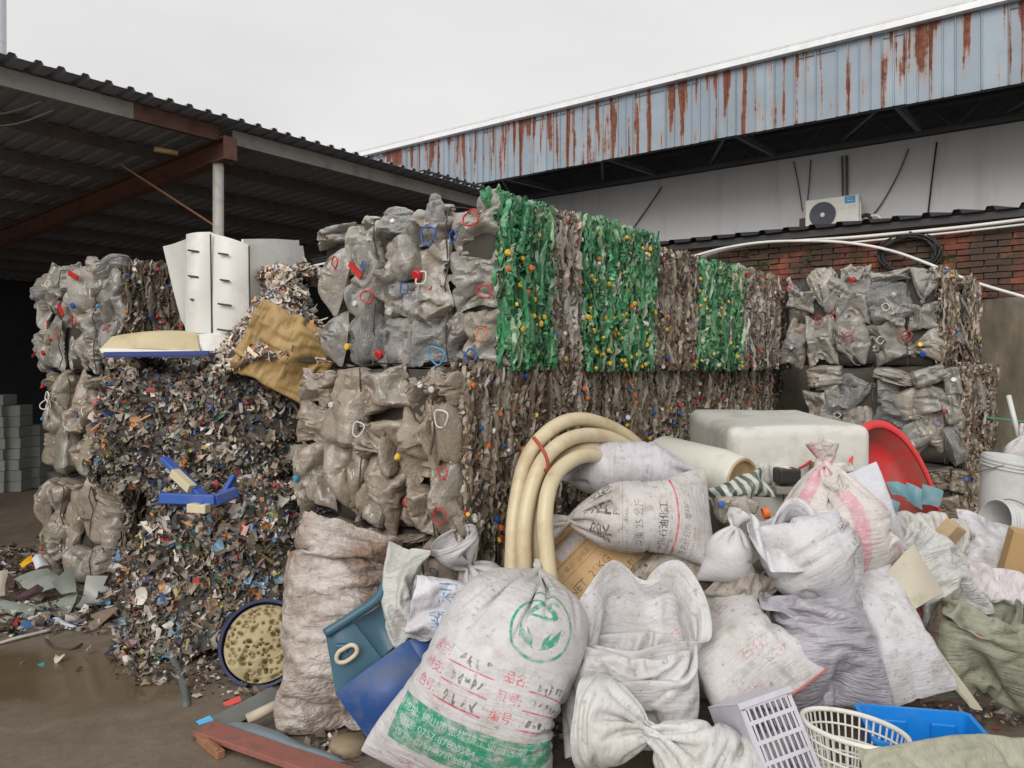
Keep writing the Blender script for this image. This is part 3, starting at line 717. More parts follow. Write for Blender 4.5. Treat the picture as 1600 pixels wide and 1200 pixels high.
def jug_mesh(seed, kind):
    rg = np.random.default_rng(seed); nu, nv = 30, 24
    th = np.linspace(0, 2*math.pi, nu, endpoint=False); zz = np.linspace(-.5, .5, nv)
    e = rg.uniform(.55, .85)
    cx = np.sign(np.cos(th))*np.abs(np.cos(th))**e; cy = np.sign(np.sin(th))*np.abs(np.sin(th))**e
    r = np.ones(nv)
    z01 = zz+.5
    r *= np.clip(z01/.07, 0.05, 1)**.45
    if kind == 'jug': r *= np.where(z01 > .72, 1-.62*((z01-.72)/.28)**1.2, 1)*np.clip((1-z01)/.03, .05, 1)**.5
    elif kind == 'barrel': r *= np.clip((1-z01)/.10, 0.03, 1)**.45
    else: r *= np.where(z01 > .6, 1-.75*((z01-.6)/.4)**.8, 1)*np.clip((1-z01)/.02, .05, 1)**.5
    if rg.random() < .65: r *= 1+.022*np.sin(zz*rg.uniform(28, 60))
    P = np.stack([np.outer(r, cx)*.5, np.outer(r, cy)*.5, np.repeat(zz[:, None], nu, 1)], -1)
    Q = P.copy()
    for _ in range(rg.integers(5, 9)):                       # dents and folds
        n = rg.normal(0, 1, 3); n[1] *= .25; n /= np.linalg.norm(n); c = rg.uniform(-.35, .35)
        w = rg.uniform(.05, .16); d = np.abs(P@n-c); k = np.clip(1-d/w, 0, 1)*rg.uniform(.05, .16)
        Q[..., 1] -= np.sign(P[..., 1])*k*np.abs(cy)[None, :]*(1 if rg.random() < .8 else -.5)
        Q += -P*(k*.35)[..., None]
    c0 = rg.uniform(-.25, .25, 2); g = np.exp(-((P[..., 0]-c0[0])**2+(P[..., 2]-c0[1])**2)/rg.uniform(.03, .1))
    Q[..., 1] -= np.sign(P[..., 1])*g*rg.uniform(.05, .22)*np.abs(cy)[None, :]
    Q += crumple(P, seed+50, (.022, .013, .007), (7, 15, 31))
    idx = np.arange(nu*nv).reshape(nv, nu)
    f = [tuple(int(x) for x in (idx[i, k], idx[i, (k+1) % nu], idx[i+1, (k+1) % nu], idx[i+1, k])) for i in range(nv-1) for k in range(nu)]
    f += [tuple(int(x) for x in idx[0, ::-1]), tuple(int(x) for x in idx[-1])]
    return mesh('crushed_bottle', Q, f, None, True, sharp=48)
def squashed_mesh(seed):
    """a thin walled bottle pressed flat between two plates: the wall buckles into folds"""
    rg = np.random.default_rng(seed)
    fl = rg.uniform(.16, .24); tie = rg.random() < .4
    P, M, N = sack_sim([(0, 0, -.5), (rg.uniform(-.06, .06), 0, 0), (0, 0, .5)], 1.12, (0, -1, 0), cell=.045, slack=rg.uniform(1.12, 1.3), fill=rg.uniform(.42, .6), seed=seed, noise=.025, grav=0, hyd=0, kp=.006,
                       planes=[((0, -fl, 0), (rg.uniform(-.25, .25), 1, rg.uniform(-.25, .25))), ((0, fl, 0), (0, -1, 0))], tie_at=.88 if tie else None, tie_r=.1, steps=110, flat=.5, end_pull=1.0, damp=.9)
    P = P.copy(); lo = P.min((0, 1)); hi = P.max((0, 1)); P = (P-(lo+hi)/2)/(hi-lo)
    P += crumple(P, seed+9, (.010, .006), (16, 33))
    idx = np.arange(M*N).reshape(M, N); R1 = np.roll(idx, -1, 1)
    q = np.stack([idx[:-1], R1[:-1], R1[1:], idx[1:]], -1).reshape(-1, 4)
    return mesh('crushed_bottle', P.reshape(-1, 3), q, None, True, sharp=60)
JUGS = [squashed_mesh(200+k) if k % 3 else jug_mesh(100+k, ('barrel', 'jug', 'bottle')[(k//3) % 3]) for k in range(18)]
_jm = {}
def jug(k, m):
    key = (k % len(JUGS), m.name)
    if key not in _jm:
        me = JUGS[k % len(JUGS)].copy(); me.materials.append(m); _jm[key] = me
    return _jm[key]
CAPMESH = {}
def cap_mesh(c):
    if c not in CAPMESH: CAPMESH[c] = MB().lathe([(.021, 0), (.021, .016), (.018, .019), (0, .02)], 12, cap0=True).mesh('cap', M_cap[c], True, 40)
    return CAPMESH[c]
HAND = {}
def handle_mesh(c, kind=0):
    if (c, kind) not in HAND:
        if kind == 0: pts = spline([(-.05, 0, .02), (-.035, 0, .055), (.035, 0, .055), (.05, 0, .02), (.03, 0, -.045), (0, 0, -.06), (-.03, 0, -.045), (-.05, 0, .02)], 30)[:-1]
        else: pts = spline([(-.04, 0, -.035), (-.04, .01, .035), (.04, 0, .035), (.045, -.01, -.035), (0, 0, -.04), (-.04, 0, -.035)], 26)[:-1]
        HAND[(c, kind)] = MB().tube(pts, .0065, 6, True).mesh('handle', M_cap[c], True)
    return HAND[(c, kind)]

PAL = {
 'clear': [(S(150, 142, 130), 5), (S(118, 110, 98), 5), (S(176, 170, 160), 3), (S(92, 84, 74), 3), (S(200, 196, 188), 1), (S(134, 118, 100), 3)],
 'brown': [(S(142, 128, 110), 5), (S(112, 98, 82), 6), (S(164, 152, 136), 3), (S(86, 76, 64), 4), (S(190, 182, 170), 1)],
 'green': [(S(62, 138, 92), 6), (S(46, 108, 70), 5), (S(92, 160, 112), 3), (S(142, 178, 142), 2.5), (S(34, 80, 54), 3), (S(166, 170, 146), 1.5)],
}
FILM = [(S(152, 142, 131), 7), (S(112, 104, 98), 6), (S(212, 206, 198), 6), (S(166, 152, 134), 6), (S(76, 98, 148), 1.6), (S(112, 152, 178), 1.8), (S(178, 72, 68), .7),
        (S(206, 140, 76), .8), (S(202, 186, 110), .7), (S(104, 140, 112), .9), (S(58, 58, 62), 4), (S(140, 104, 94), 1.5), (S(206, 166, 154), .8), (S(122, 110, 94), 6)]
FILM_LIGHT = [(S(226, 217, 206), 9), (S(226, 202, 180), 5), (S(200, 188, 174), 5), (S(136, 176, 190), 1.2), (S(86, 118, 168), .7), (S(196, 84, 78), .7), (S(220, 150, 92), .4), (S(138, 126, 114), 3), (S(84, 80, 80), 1.5)]
LITTER = [(S(120, 110, 100), 5), (S(196, 190, 184), 4), (S(90, 80, 72), 5), (S(214, 206, 196), 2), (S(66, 112, 168), .5), (S(190, 62, 58), .5), (S(214, 150, 72), .4), (S(56, 52, 50), 3), (S(160, 142, 120), 3)]
def pick(pal, n, rg):
    c = np.array([p[0] for p in pal]); w = np.array([p[1] for p in pal], float); k = rg.choice(len(pal), n, p=w/w.sum())
    return c[k]*rg.uniform(.78, 1.18, (n, 1))

def strands(n, zones, H, rg, wlo=.010, whi=.038, llo=.05, lhi=.34):
    """edges of flattened bottles on the face x = 0: wavy upright shells, (n, 10x5 verts)"""
    nl, nw = 11, 5
    zi = rg.integers(0, len(zones), n); zw = np.array([z[1]-z[0] for z in zones]); zi = rg.choice(len(zones), n, p=zw/zw.sum())
    b0 = np.array([z[0] for z in zones])[zi]; b1 = np.array([z[1] for z in zones])[zi]
    w = rg.uniform(wlo, whi, n); l = rg.uniform(llo, lhi, n)
    b = b0+(b1-b0)*rg.random(n); z = rg.uniform(.0, H, n); z = np.clip(z, l*.42, H-l*.42)
    dep = rg.uniform(-.045, .03, n); arch = rg.uniform(.006, .03, n)*rg.choice([1, 1, 1, .3], n)
    t = np.linspace(-1, 1, nw); s = np.linspace(-.5, .5, nl)
    wav = np.cumsum(rg.normal(0, .010, (n, nl)), 1); wav -= wav.mean(1, keepdims=True)
    taper = 1-.45*(2*s)**2
    Y = b[:, None, None]+wav[:, :, None]+(w[:, None]*taper[None])[:, :, None]*t*.5+rg.normal(0, .0025, (n, nl, nw))
    Z = z[:, None, None]+(l[:, None]*s[None])[:, :, None]+rg.normal(0, .004, (n, nl, nw))
    X = dep[:, None, None]+arch[:, None, None]*(1-t**2)*taper[None, :, None]+rg.normal(0, .006, (n, nl, nw))+np.cumsum(rg.normal(0, .005, (n, nl)), 1)[:, :, None]
    P = np.stack([X, Y, Z], -1).reshape(-1, 3)
    col = np.zeros((n, 3))
    for k, zn in enumerate(zones):
        m = zi == k
        if m.any(): col[m] = pick(PAL[zn[2]], int(m.sum()), rg)
    C = np.repeat(col, nl*nw, 0)
    i = np.arange(nl*nw).reshape(nl, nw); q = np.stack([i[:-1, :-1], i[:-1, 1:], i[1:, 1:], i[1:, :-1]], -1).reshape(-1, 4)
    Fc = (q[None]+(np.arange(n)*nl*nw)[:, None, None]).reshape(-1, 4)
    return P, Fc, C

def caps_mesh(pos, nrm, cols, rg, r=.015, h=.014):
    n = len(pos); k = 9
    nrm = nrm+rg.normal(0, .45, nrm.shape); nrm /= np.linalg.norm(nrm, axis=1, keepdims=True)
    a = np.cross(nrm, rg.normal(0, 1, nrm.shape)); a /= np.linalg.norm(a, axis=1, keepdims=True); b = np.cross(nrm, a)
    ang = np.arange(k)*2*math.pi/k; rr = r*rg.uniform(.75, 1.2, (n, 1, 1))
    ring = (a[:, None]*np.cos(ang)[None, :, None]+b[:, None]*np.sin(ang)[None, :, None])*rr
    lo = pos[:, None]+ring; hi = lo+nrm[:, None]*h; top = pos[:, None]+ring*.8+nrm[:, None]*(h*1.15); c = pos[:, None]+nrm[:, None]*(h*1.15)
    P = np.concatenate([lo, hi, top, c], 1)                   # n, 3k+1
    f = []
    for i in range(k):
        j = (i+1) % k; f += [(i, j, k+j, k+i), (k+i, k+j, 2*k+j, 2*k+i), (2*k+i, 2*k+j, 3*k, 3*k)]
    f3 = np.array([q if q[2] != q[3] else (q[0], q[1], q[2], q[2]) for q in f])
    quads = f3[[q[2] != q[3] for q in f3.tolist()]]; tris = f3[[q[2] == q[3] for q in f3.tolist()]][:, :3]
    V = P.reshape(-1, 3); off = (np.arange(n)*(3*k+1))[:, None, None]
    F = (quads[None]+off).reshape(-1, 4).tolist()+(tris[None]+off).reshape(-1, 3).tolist()
    return V, F, np.repeat(cols, 3*k+1, 0)

def flakes(pos, nrm, size, cols, rg, tilt=.6, aspect=(.35, 1.0), bend=.5):
    """crinkled scraps: 3x4 vertices each"""
    n = len(pos); na, nb = 4, 3
    nr = nrm+rg.normal(0, tilt, nrm.shape); nr /= np.linalg.norm(nr, axis=1, keepdims=True)
    a = np.cross(nr, rg.normal(0, 1, nr.shape)); a /= np.linalg.norm(a, axis=1, keepdims=True); b = np.cross(nr, a)
    s = np.linspace(-.5, .5, na); t = np.linspace(-.5, .5, nb)
    L = size; Wd = size*rg.uniform(*aspect, n)
    S_, T_ = np.meshgrid(s, t, indexing='ij')
    shp = rg.uniform(.7, 1.15, (n, na, nb))
    c1 = rg.normal(0, bend, n); c2 = rg.normal(0, bend, n)
    h = (c1[:, None, None]*(S_**2)[None]*L[:, None, None]+c2[:, None, None]*(S_*T_)[None]*Wd[:, None, None]*2+rg.normal(0, bend*.8, n)[:, None, None]*(T_**2)[None]*Wd[:, None, None]+rg.normal(0, .07, (n, na, nb))*np.minimum(L, Wd)[:, None, None])
    P = pos[:, None, None]+a[:, None, None]*(S_[None]*shp*L[:, None, None])[..., None]+b[:, None, None]*(T_[None]*shp*Wd[:, None, None])[..., None]+nr[:, None, None]*h[..., None]
    i = np.arange(na*nb).reshape(na, nb); q = np.stack([i[:-1, :-1], i[:-1, 1:], i[1:, 1:], i[1:, :-1]], -1).reshape(-1, 4)
    return P.reshape(-1, 3), (q[None]+(np.arange(n)*na*nb)[:, None, None]).reshape(-1, 4), np.repeat(cols, na*nb, 0)
SCRAPS = []
for k in range(10):                                            # bigger scraps that can be told apart
    rg = np.random.default_rng(900+k)
    P, Fc, C = flakes(np.zeros((1, 3)), np.array([[0, 0, 1.0]]), np.array([1.0]), np.ones((1, 3)), rg, 0, (.35, .8), .7)
    SCRAPS.append((P, Fc))
_scrap = {}
M_scrap = {}
def scrap(k, ci, pal, pname):
    if (pname, ci) not in M_scrap: M_scrap[(pname, ci)] = plain('scrap_film_%s_%d' % (pname, ci), pal[ci][0], .4, .35, S(90, 80, 70), 8)
    if (k, pname, ci) not in _scrap: _scrap[(k, pname, ci)] = mesh('film_scrap', SCRAPS[k][0], SCRAPS[k][1], M_scrap[(pname, ci)], True, sharp=50)
    return _scrap[(k, pname, ci)]

def core_box(x0, x1, y0, y1, z0, z1, seed, amp=.02):
    bm = bmesh.new(); bmesh.ops.create_cube(bm, size=1)
    bmesh.ops.subdivide_edges(bm, edges=bm.edges[:], cuts=9, use_grid_fill=True)
    P = np.array([v.co[:] for v in bm.verts])
    P = P*np.array([x1-x0, y1-y0, z1-z0])+np.array([(x0+x1)/2, (y0+y1)/2, (z0+z1)/2])
    P += crumple(P, seed, (amp, amp*.5), (11, 26))
    f = [tuple(v.index for v in fc.verts) for fc in bm.faces]; bm.free()
    return P, f

def bale(label, C, z0, Lu, Lv, H, zones, front=None, fmat=None, seed=1, nstr=420, ncap=60, capset=('red', 'blue', 'yellow', 'white', 'orange'), heroes=(), group='bales of crushed plastic bottles',
         cell=(.2, .3), side_jugs=0, core=None, yaw=YAW, flop=(), cat='bale', dens=None, straps=True, nface=0, front_strands=False):
    """local frame: x from -Lu to 0 along the front, y from 0 (front) to Lv, z up; sides seen: y = 0 and x = 0"""
    rg = np.random.default_rng(seed); rr = random.Random(seed)
    b = empty('bale', (C[0], C[1], z0), yaw, label, cat, group)
    P, f = core_box(-Lu+.02, -.055, .055, Lv-.01, .01, H-.02, seed)
    link('packed_core', mesh('packed_core', P, f, core or M_core, True), b)
    def put(k, m, loc, scale, rot):
        o = link('crushed_bottle', jug(k, m), b, loc=loc, rot=rot, scale=scale); return o
    if front:
        x = -Lu
        cols = []
        while x < -.05:
            w = rr.uniform(*cell); w = min(w, -x) if -x-w > .09 else -x
            cols.append((x, w)); x += w
        for ci, (x, w) in enumerate(cols):
            z = rr.uniform(.0, .03)
            bulge = rr.uniform(-.03, .03)
            while z < H-.04:
                h = rr.uniform(cell[0]*.95, cell[1]*1.35); h = min(h, H-z) if H-z-h > .08 else H-z-(0 if z0 > 1.2 else .03)+rr.uniform(-.02, .02)
                m = fmat if not isinstance(fmat, (list, tuple)) else rr.choice(fmat)
                turn = rr.choice((0, 0, math.pi, math.pi/2, -math.pi/2))
                lie = abs(turn) == math.pi/2
                sx, sz = (h, w) if lie else (w, h)
                k = rr.randrange(18); th = rr.uniform(.16, .26)
                o = put(k, m, (x+w/2+rr.uniform(-.012, .012), .03+bulge+rr.uniform(-.03, .03), z+h/2), (sx*1.10, th, sz*1.18),
                        (rr.uniform(-.22, .22), turn+rr.uniform(-.32, .32), rr.uniform(-.22, .22)))
                if rr.random() < .26:
                    link('cap', cap_mesh(rr.choice(('red', 'white', 'blue', 'white', 'white', 'yellow', 'sky'))), b, loc=o.location+Vector((rr.uniform(-.08, .08), -th*.42, rr.uniform(-.08, .08))), scale=(rr.uniform(.7, 1.0),)*3,
                         rot=(math.pi/2+rr.uniform(-.9, .9), rr.uniform(-.9, .9), 0))
                z += h
            if straps and ci and ci % 2 == 0:
                pts = [Vector((x, -.035-.02*math.sin(t*23+ci), t)) for t in np.linspace(.0, H, 9)]+[Vector((x, .1, H+.02)), Vector((x, Lv*.9, H+.02))]
                link('strap', MB().tube(pts, .0045, 5).mesh('strap', M_strap), b)
        for _ in range(int(Lu*H*5)):                          # more bottles wedged in at odd angles
            s1, s2 = rr.uniform(.14, .26), rr.uniform(.18, .32); k = rr.randrange(18)
            put(k, fmat if not isinstance(fmat, (list, tuple)) else rr.choice(fmat), (rr.uniform(-Lu+.1, -.1), rr.uniform(-.035, .03), rr.uniform(.1, H-.1)), (s1, rr.uniform(.13, .2), s2), (rr.uniform(-.3, .3), rr.uniform(-3, 3), rr.uniform(-.3, .3)))
        for _ in range(int(Lu*4) if z0 > 1.2 else 0):          # bottles poking above the top edge
            k = rr.randrange(18); o = put(k, fmat if not isinstance(fmat, (list, tuple)) else rr.choice(fmat), (rr.uniform(-Lu+.1, -.1), rr.uniform(.0, .15), H-.01), (rr.uniform(.12, .22), rr.uniform(.1, .16), rr.uniform(.1, .2)), (rr.uniform(-.6, .6), rr.uniform(-1.5, 1.5), rr.uniform(-.4, .4)))
        nf = int(Lu*H*12)
        for _ in range(nf//6):
            c = rr.choice(('red', 'red', 'white', 'blue', 'white'))
            link('handle', handle_mesh(c, rr.randrange(2)), b, loc=(rr.uniform(-Lu+.08, -.06), -.075+rr.uniform(-.02, .02), rr.uniform(.08, H-.05)), rot=(rr.uniform(-.8, .8), rr.uniform(-3, 3), rr.uniform(-.9, .9)), scale=(rr.uniform(.4, .7),)*3)
    for (x, z, c, sc, ry, kind) in heroes:
        if kind == 'cap':
            link('cap', cap_mesh(c), b, loc=(x, -.10, z), rot=(math.pi/2+.4, ry, 0), scale=(sc,)*3)
        elif kind == 'strip':
            link('plastic_strip', MB().box((0, 0, 0), (.11*sc, .012, .032*sc)).mesh('plastic_strip', M_cap[c]), b, loc=(x, -.11, z), rot=(.1, ry, .1))
        elif kind == 'bottle':
            o = put(3, CLEAR, (x, -.04, z), (.1*sc, .1*sc, .26*sc), (-.1, ry, 0))
        else:
            link('handle', handle_mesh(c, kind), b, loc=(x, -.115, z), rot=(rr.uniform(-.3, .3), ry, rr.uniform(-.4, .4)), scale=(sc*.72,)*3)
    # side face of layered bottle edges
    P, Fc, Cc = strands(int(nstr*1.5), zones, H+.01, rg)
    if front_strands:                                         # the same layering on the front face
        P2, F2, C2 = strands(int(nstr*.8), [(0, Lu, zones[0][2])], H+.015, rg)
        P2 = np.stack([-P2[:, 1], -P2[:, 0], P2[:, 2]], 1); Fc = np.concatenate([Fc, F2+len(P)]); P = np.concatenate([P, P2]); Cc = np.concatenate([Cc, C2])
    # ragged ends along the top edge
    tag(link('bottle_edge', mesh('bottle_edge', P, Fc, M_strand, True, Cc, sharp=35), b), kind='stuff')
    for k in range(side_jugs):
        zn = rr.choices(zones, [q[1]-q[0] for q in zones])[0]
        m = {'green': GREEN, 'brown': GREY, 'clear': PALE}[zn[2]]
        y = rr.uniform(zn[0]+.02, zn[1]-.02); h = rr.uniform(.12, .3)
        put(rr.randrange(18), m, (-.005+rr.uniform(-.03, .02), y, rr.uniform(h*.4, H-h*.35)), (rr.uniform(.06, .11), rr.uniform(.035, .075), h), (rr.uniform(-.15, .15), rr.uniform(-.12, .12), rr.uniform(-.3, .3)))
    for k in range(int(Lv*9) if z0 > 1.2 else 0):               # ragged top
        zn = rr.choices(zones, [q[1]-q[0] for q in zones])[0]
        m = {'green': GREEN, 'brown': GREY, 'clear': PALE}[zn[2]]
        put(rr.randrange(18), m, (rr.uniform(-.12, .0), rr.uniform(zn[0]+.02, zn[1]-.02), H+rr.uniform(-.05, .02)), (rr.uniform(.06, .12), rr.uniform(.04, .08), rr.uniform(.08, .16)), (rr.uniform(-.5, .5), rr.uniform(-.6, .6), rr.uniform(-.5, .5)))
    if ncap:
        zi = rg.integers(0, len(zones), ncap); y = np.array([rg.uniform(zones[i][0], zones[i][1]) for i in zi])
        z = rg.random(ncap)*H*.98; pos = np.stack([rg.uniform(.005, .04, ncap), y, z], 1)
        cc = np.array([CAPC[('yellow' if rg.random() < .8 else ('orange' if rg.random() < .5 else 'white')) if zones[i][2] == 'green' else capset[rg.integers(len(capset))]] for i in zi])
        v, f, c = caps_mesh(pos, np.tile([[1.0, 0, 0]], (ncap, 1)), cc, rg)
        tag(link('bottle_cap', mesh('bottle_cap', v, f, M_capv, True, c, sharp=40), b), kind='stuff')
    if straps:
        y = .25
        while y < Lv-.08:
            pts = [Vector((.03+.012*math.sin(t*17+y*9), y+.01*math.sin(t*7), t)) for t in np.linspace(.0, H, 10)]
            link('strap', MB().tube(pts, .004, 5).mesh('strap', M_strap), b); y += rr.uniform(.28, .42)
    return b

# ---- the tall stack in the middle: its nearest corner, then the rows running off along V
CT = Vector((-.05, 4.0, 0)); CM = Vector((-.25, 3.8, 0))
def row(C, s, du=0): p = C+V*s+U*du; return (p.x, p.y)
bale('top bale of big clear jugs with a blue hoop handle, green bottles down its side', row(CT, 0), 1.70, 1.45, .71, .86, [(.0, .42, 'green'), (.42, .71, 'clear')], True, [CLEAR, CLEAR, PALE], 11, 640, 70,
     heroes=[(-.42, .70, 'blue', 1.15, .1, 0), (-.50, .50, 'red', 1.5, .1, 'cap'), (-.47, .48, 'white', 1.0, 1.6, 1), (-1.18, .62, 'red', .95, .6, 1), (-1.0, .56, 'red', 1.1, .75, 'strip'), (-.90, .40, 'red', 1.0, 1.7, 0), (-.93, .58, 'blue', .8, .4, 1),
             (-.03, .38, 'red', .9, 1.6, 0), (-.05, .16, 'orange', .8, .4, 0), (-.12, .76, 'red', 1.1, 1.3, 0), (-.24, .68, 'blue', .9, 1.0, 1), (-.36, .06, 'sky', 1.2, 2.2, 0), (-.12, .05, 'blue', 1.1, .6, 1), (-.80, .07, 'red', 1.3, .2, 'cap'), (-.44, .82, 'white', 1.0, 0.05, 'bottle')],
     cell=(.22, .31), side_jugs=60)
bale('big dusty bale of brown stained jugs under the blue hoop bale', row(CM, 0), .845, 1.25, 1.12, .85, [(.0, 1.12, 'brown')], True, BROWN, 12, 760, 80,
     heroes=[(-.04, .13, 'red', .95, .3, 0), (-.02, .34, 'red', .8, 1.2, 1), (-.03, .60, 'white', 1.0, .2, 0), (-.62, .52, 'white', .9, .3, 0)], cell=(.22, .33), side_jugs=70)
bale('lowest brown jug bale of the middle stack behind the dirty plastic bag', row(CM, .03, .02), .0, 1.2, 1.05, .83, [(.0, 1.05, 'brown')], True, BROWN, 13, 500, 70, cell=(.18, .28), side_jugs=20)
g = 'bales of crushed plastic bottles'
bale('wider bright green bottle bale with yellow caps, next behind the blue hoop bale', row(CT, .74, -.01), 1.69, .9, .92, .89, [(0, .92, 'green')], None, None, 14, 620, 120, side_jugs=60, core=M_core_g)
bale('beige bale of bottle edges between the two green bales', row(CT, 1.68, .03), 1.69, .9, .75, .83, [(0, .75, 'brown')], None, None, 15, 460, 50, side_jugs=34)
bale('narrower green bottle bale farther along the row with yellow caps', row(CT, 2.46, .02), 1.69, .9, .9, .83, [(0, .9, 'green')], None, None, 16, 500, 90, side_jugs=40, core=M_core_g)
bale('grey bottle bale between the narrower green bale and the dark gap', row(CT, 3.40, .05), 1.69, .9, 1.02, .86, [(0, 1.02, 'clear')], None, None, 17, 460, 50, side_jugs=40)
for k, (s, l, lab) in enumerate(((1.16, .72, 'dark brown bale under the wider green bale'), (1.9, .9, 'brown bottle bale under the beige bale, behind the hose coil'), (2.83, .78, 'brown bottle bale under the narrower green bale'), (3.64, 1.25, 'grey brown bale ending at the dark gap, lower tier'))):
    bale(lab, row(CM, s, .06+.03*k), .85, .9, l, .84, [(0, l, 'brown')], None, None, 20+k, 420, 55, side_jugs=26)
for k, (s, l, lab) in enumerate(((1.12, 1.2, 'ground tier bale behind the hose coil'), (2.4, 1.1, 'ground tier bale behind the white square tank'))):
    bale(lab, row(CM, s, .08), .0, .9, l, .84, [(0, l, 'brown')], None, None, 26+k, 220, 20, straps=False)
bale('bale deep in the dark gap beside the wall stack, upper tier', row(CT, 4.55, .25), 1.68, .9, .9, .8, [(0, .9, 'brown')], None, None, 28, 160, 8, straps=False)  # this bale and the next are added to keep the gap dark
bale('bale deep in the dark gap beside the wall stack, lower tier', row(CM, 5.1, .45), .84, .9, 1.0, .8, [(0, 1.0, 'brown')], None, None, 29, 160, 8, straps=False)
# ---- stack by the stained wall
CR = Vector((3.74, 6.75, 0))
bale('wide clear jug bale with red handles, top of the stack by the brick wall', (CR.x, CR.y), 1.71, 1.36, .7, .85, [(0, .7, 'brown')], True, [PALE, CLEAR, PALE, PALE], 31, 300, 30, cell=(.24, .36),
     heroes=[(-1.0, .42, 'red', 1.0, .4, 0), (-.86, .45, 'red', .8, 1.2, 1), (-.74, .27, 'red', .9, .8, 1), (-.25, .26, 'red', 1.1, 2., 0), (-.7, .78, 'red', 1.2, .3, 'cap'), (-1.26, .74, 'red', .9, 1.0, 0), (-.42, .52, 'white', .9, 1.0, 1), (-.12, .1, 'blue', 1.2, .3, 'cap')])
bale('narrow bale set back against the stained wall, upper tier', (4.34, 7.38), 1.70, .62, .7, .82, [(0, .7, 'brown')], True, PALE, 32, 260, 30, cell=(.24, .34))
bale('wide jug bale under the red handled one by the brick wall', (CR.x+.10, CR.y-.14), .86, 1.28, .85, .84, [(0, .85, 'brown')], True, [PALE, PALE, CLEAR], 33, 340, 34, cell=(.22, .34))
bale('narrow bale set back against the stained wall, middle tier', (4.44, 7.30), .86, .55, .75, .83, [(0, .75, 'brown')], True, [PALE, GREY], 34, 240, 20, cell=(.22, .34))
bale('small bottle bale on the ground behind the red tub', (CR.x+.03, CR.y-.35), .02, .9, .85, .83, [(0, .85, 'brown')], True, BROWN, 35, 320, 30, cell=(.18, .3))
# ---- stack at the shed
CL = Vector((-3.12, 6.2, 0))
bale('top bale of clear jugs beside the cut white plastic tank', (CL.x, CL.y), 1.66, 1.62, 1.0, .88, [(0, 1.0, 'brown')], True, [CLEAR, PALE, PALE], 41, 520, 70, cell=(.25, .38), side_jugs=46,
     heroes=[(-.62, .80, 'red', 1.3, .4, 'strip'), (-.85, .52, 'red', 1.2, .9, 'strip'), (-.62, .55, 'blue', 1.3, .2, 'cap'), (-.6, .42, 'red', 1.0, .5, 1), (-1.1, .40, 'red', 1.0, .3, 1), (-.9, .3, 'red', .9, 1.0, 0), (-1.2, .16, 'red', 1.2, .3, 'cap'), (-.3, .62, 'white', 1.2, .4, 1), (-1.1, .76, 'white', .9, .4, 1)])
bale('dusty grey bale with white hoop handles, middle of the stack by the shed', (-3.02, 6.0), .82, 1.42, .8, .82, [(0, .8, 'brown')], True, [BROWN, GREY], 42, 220, 20, cell=(.24, .4),
     heroes=[(-1.06, .62, 'white', 1.2, .5, 1), (-1.1, .55, 'white', 1.1, 1.2, 0), (-1.04, .5, 'white', 1.1, .2, 1)])
bale('muddy strapped bale lowest in the stack by the shed', (-2.92, 5.75), .0, 1.38, .8, .80, [(0, .8, 'brown')], True, [GREY, BROWN], 43, 200, 10, cell=(.2, .36))

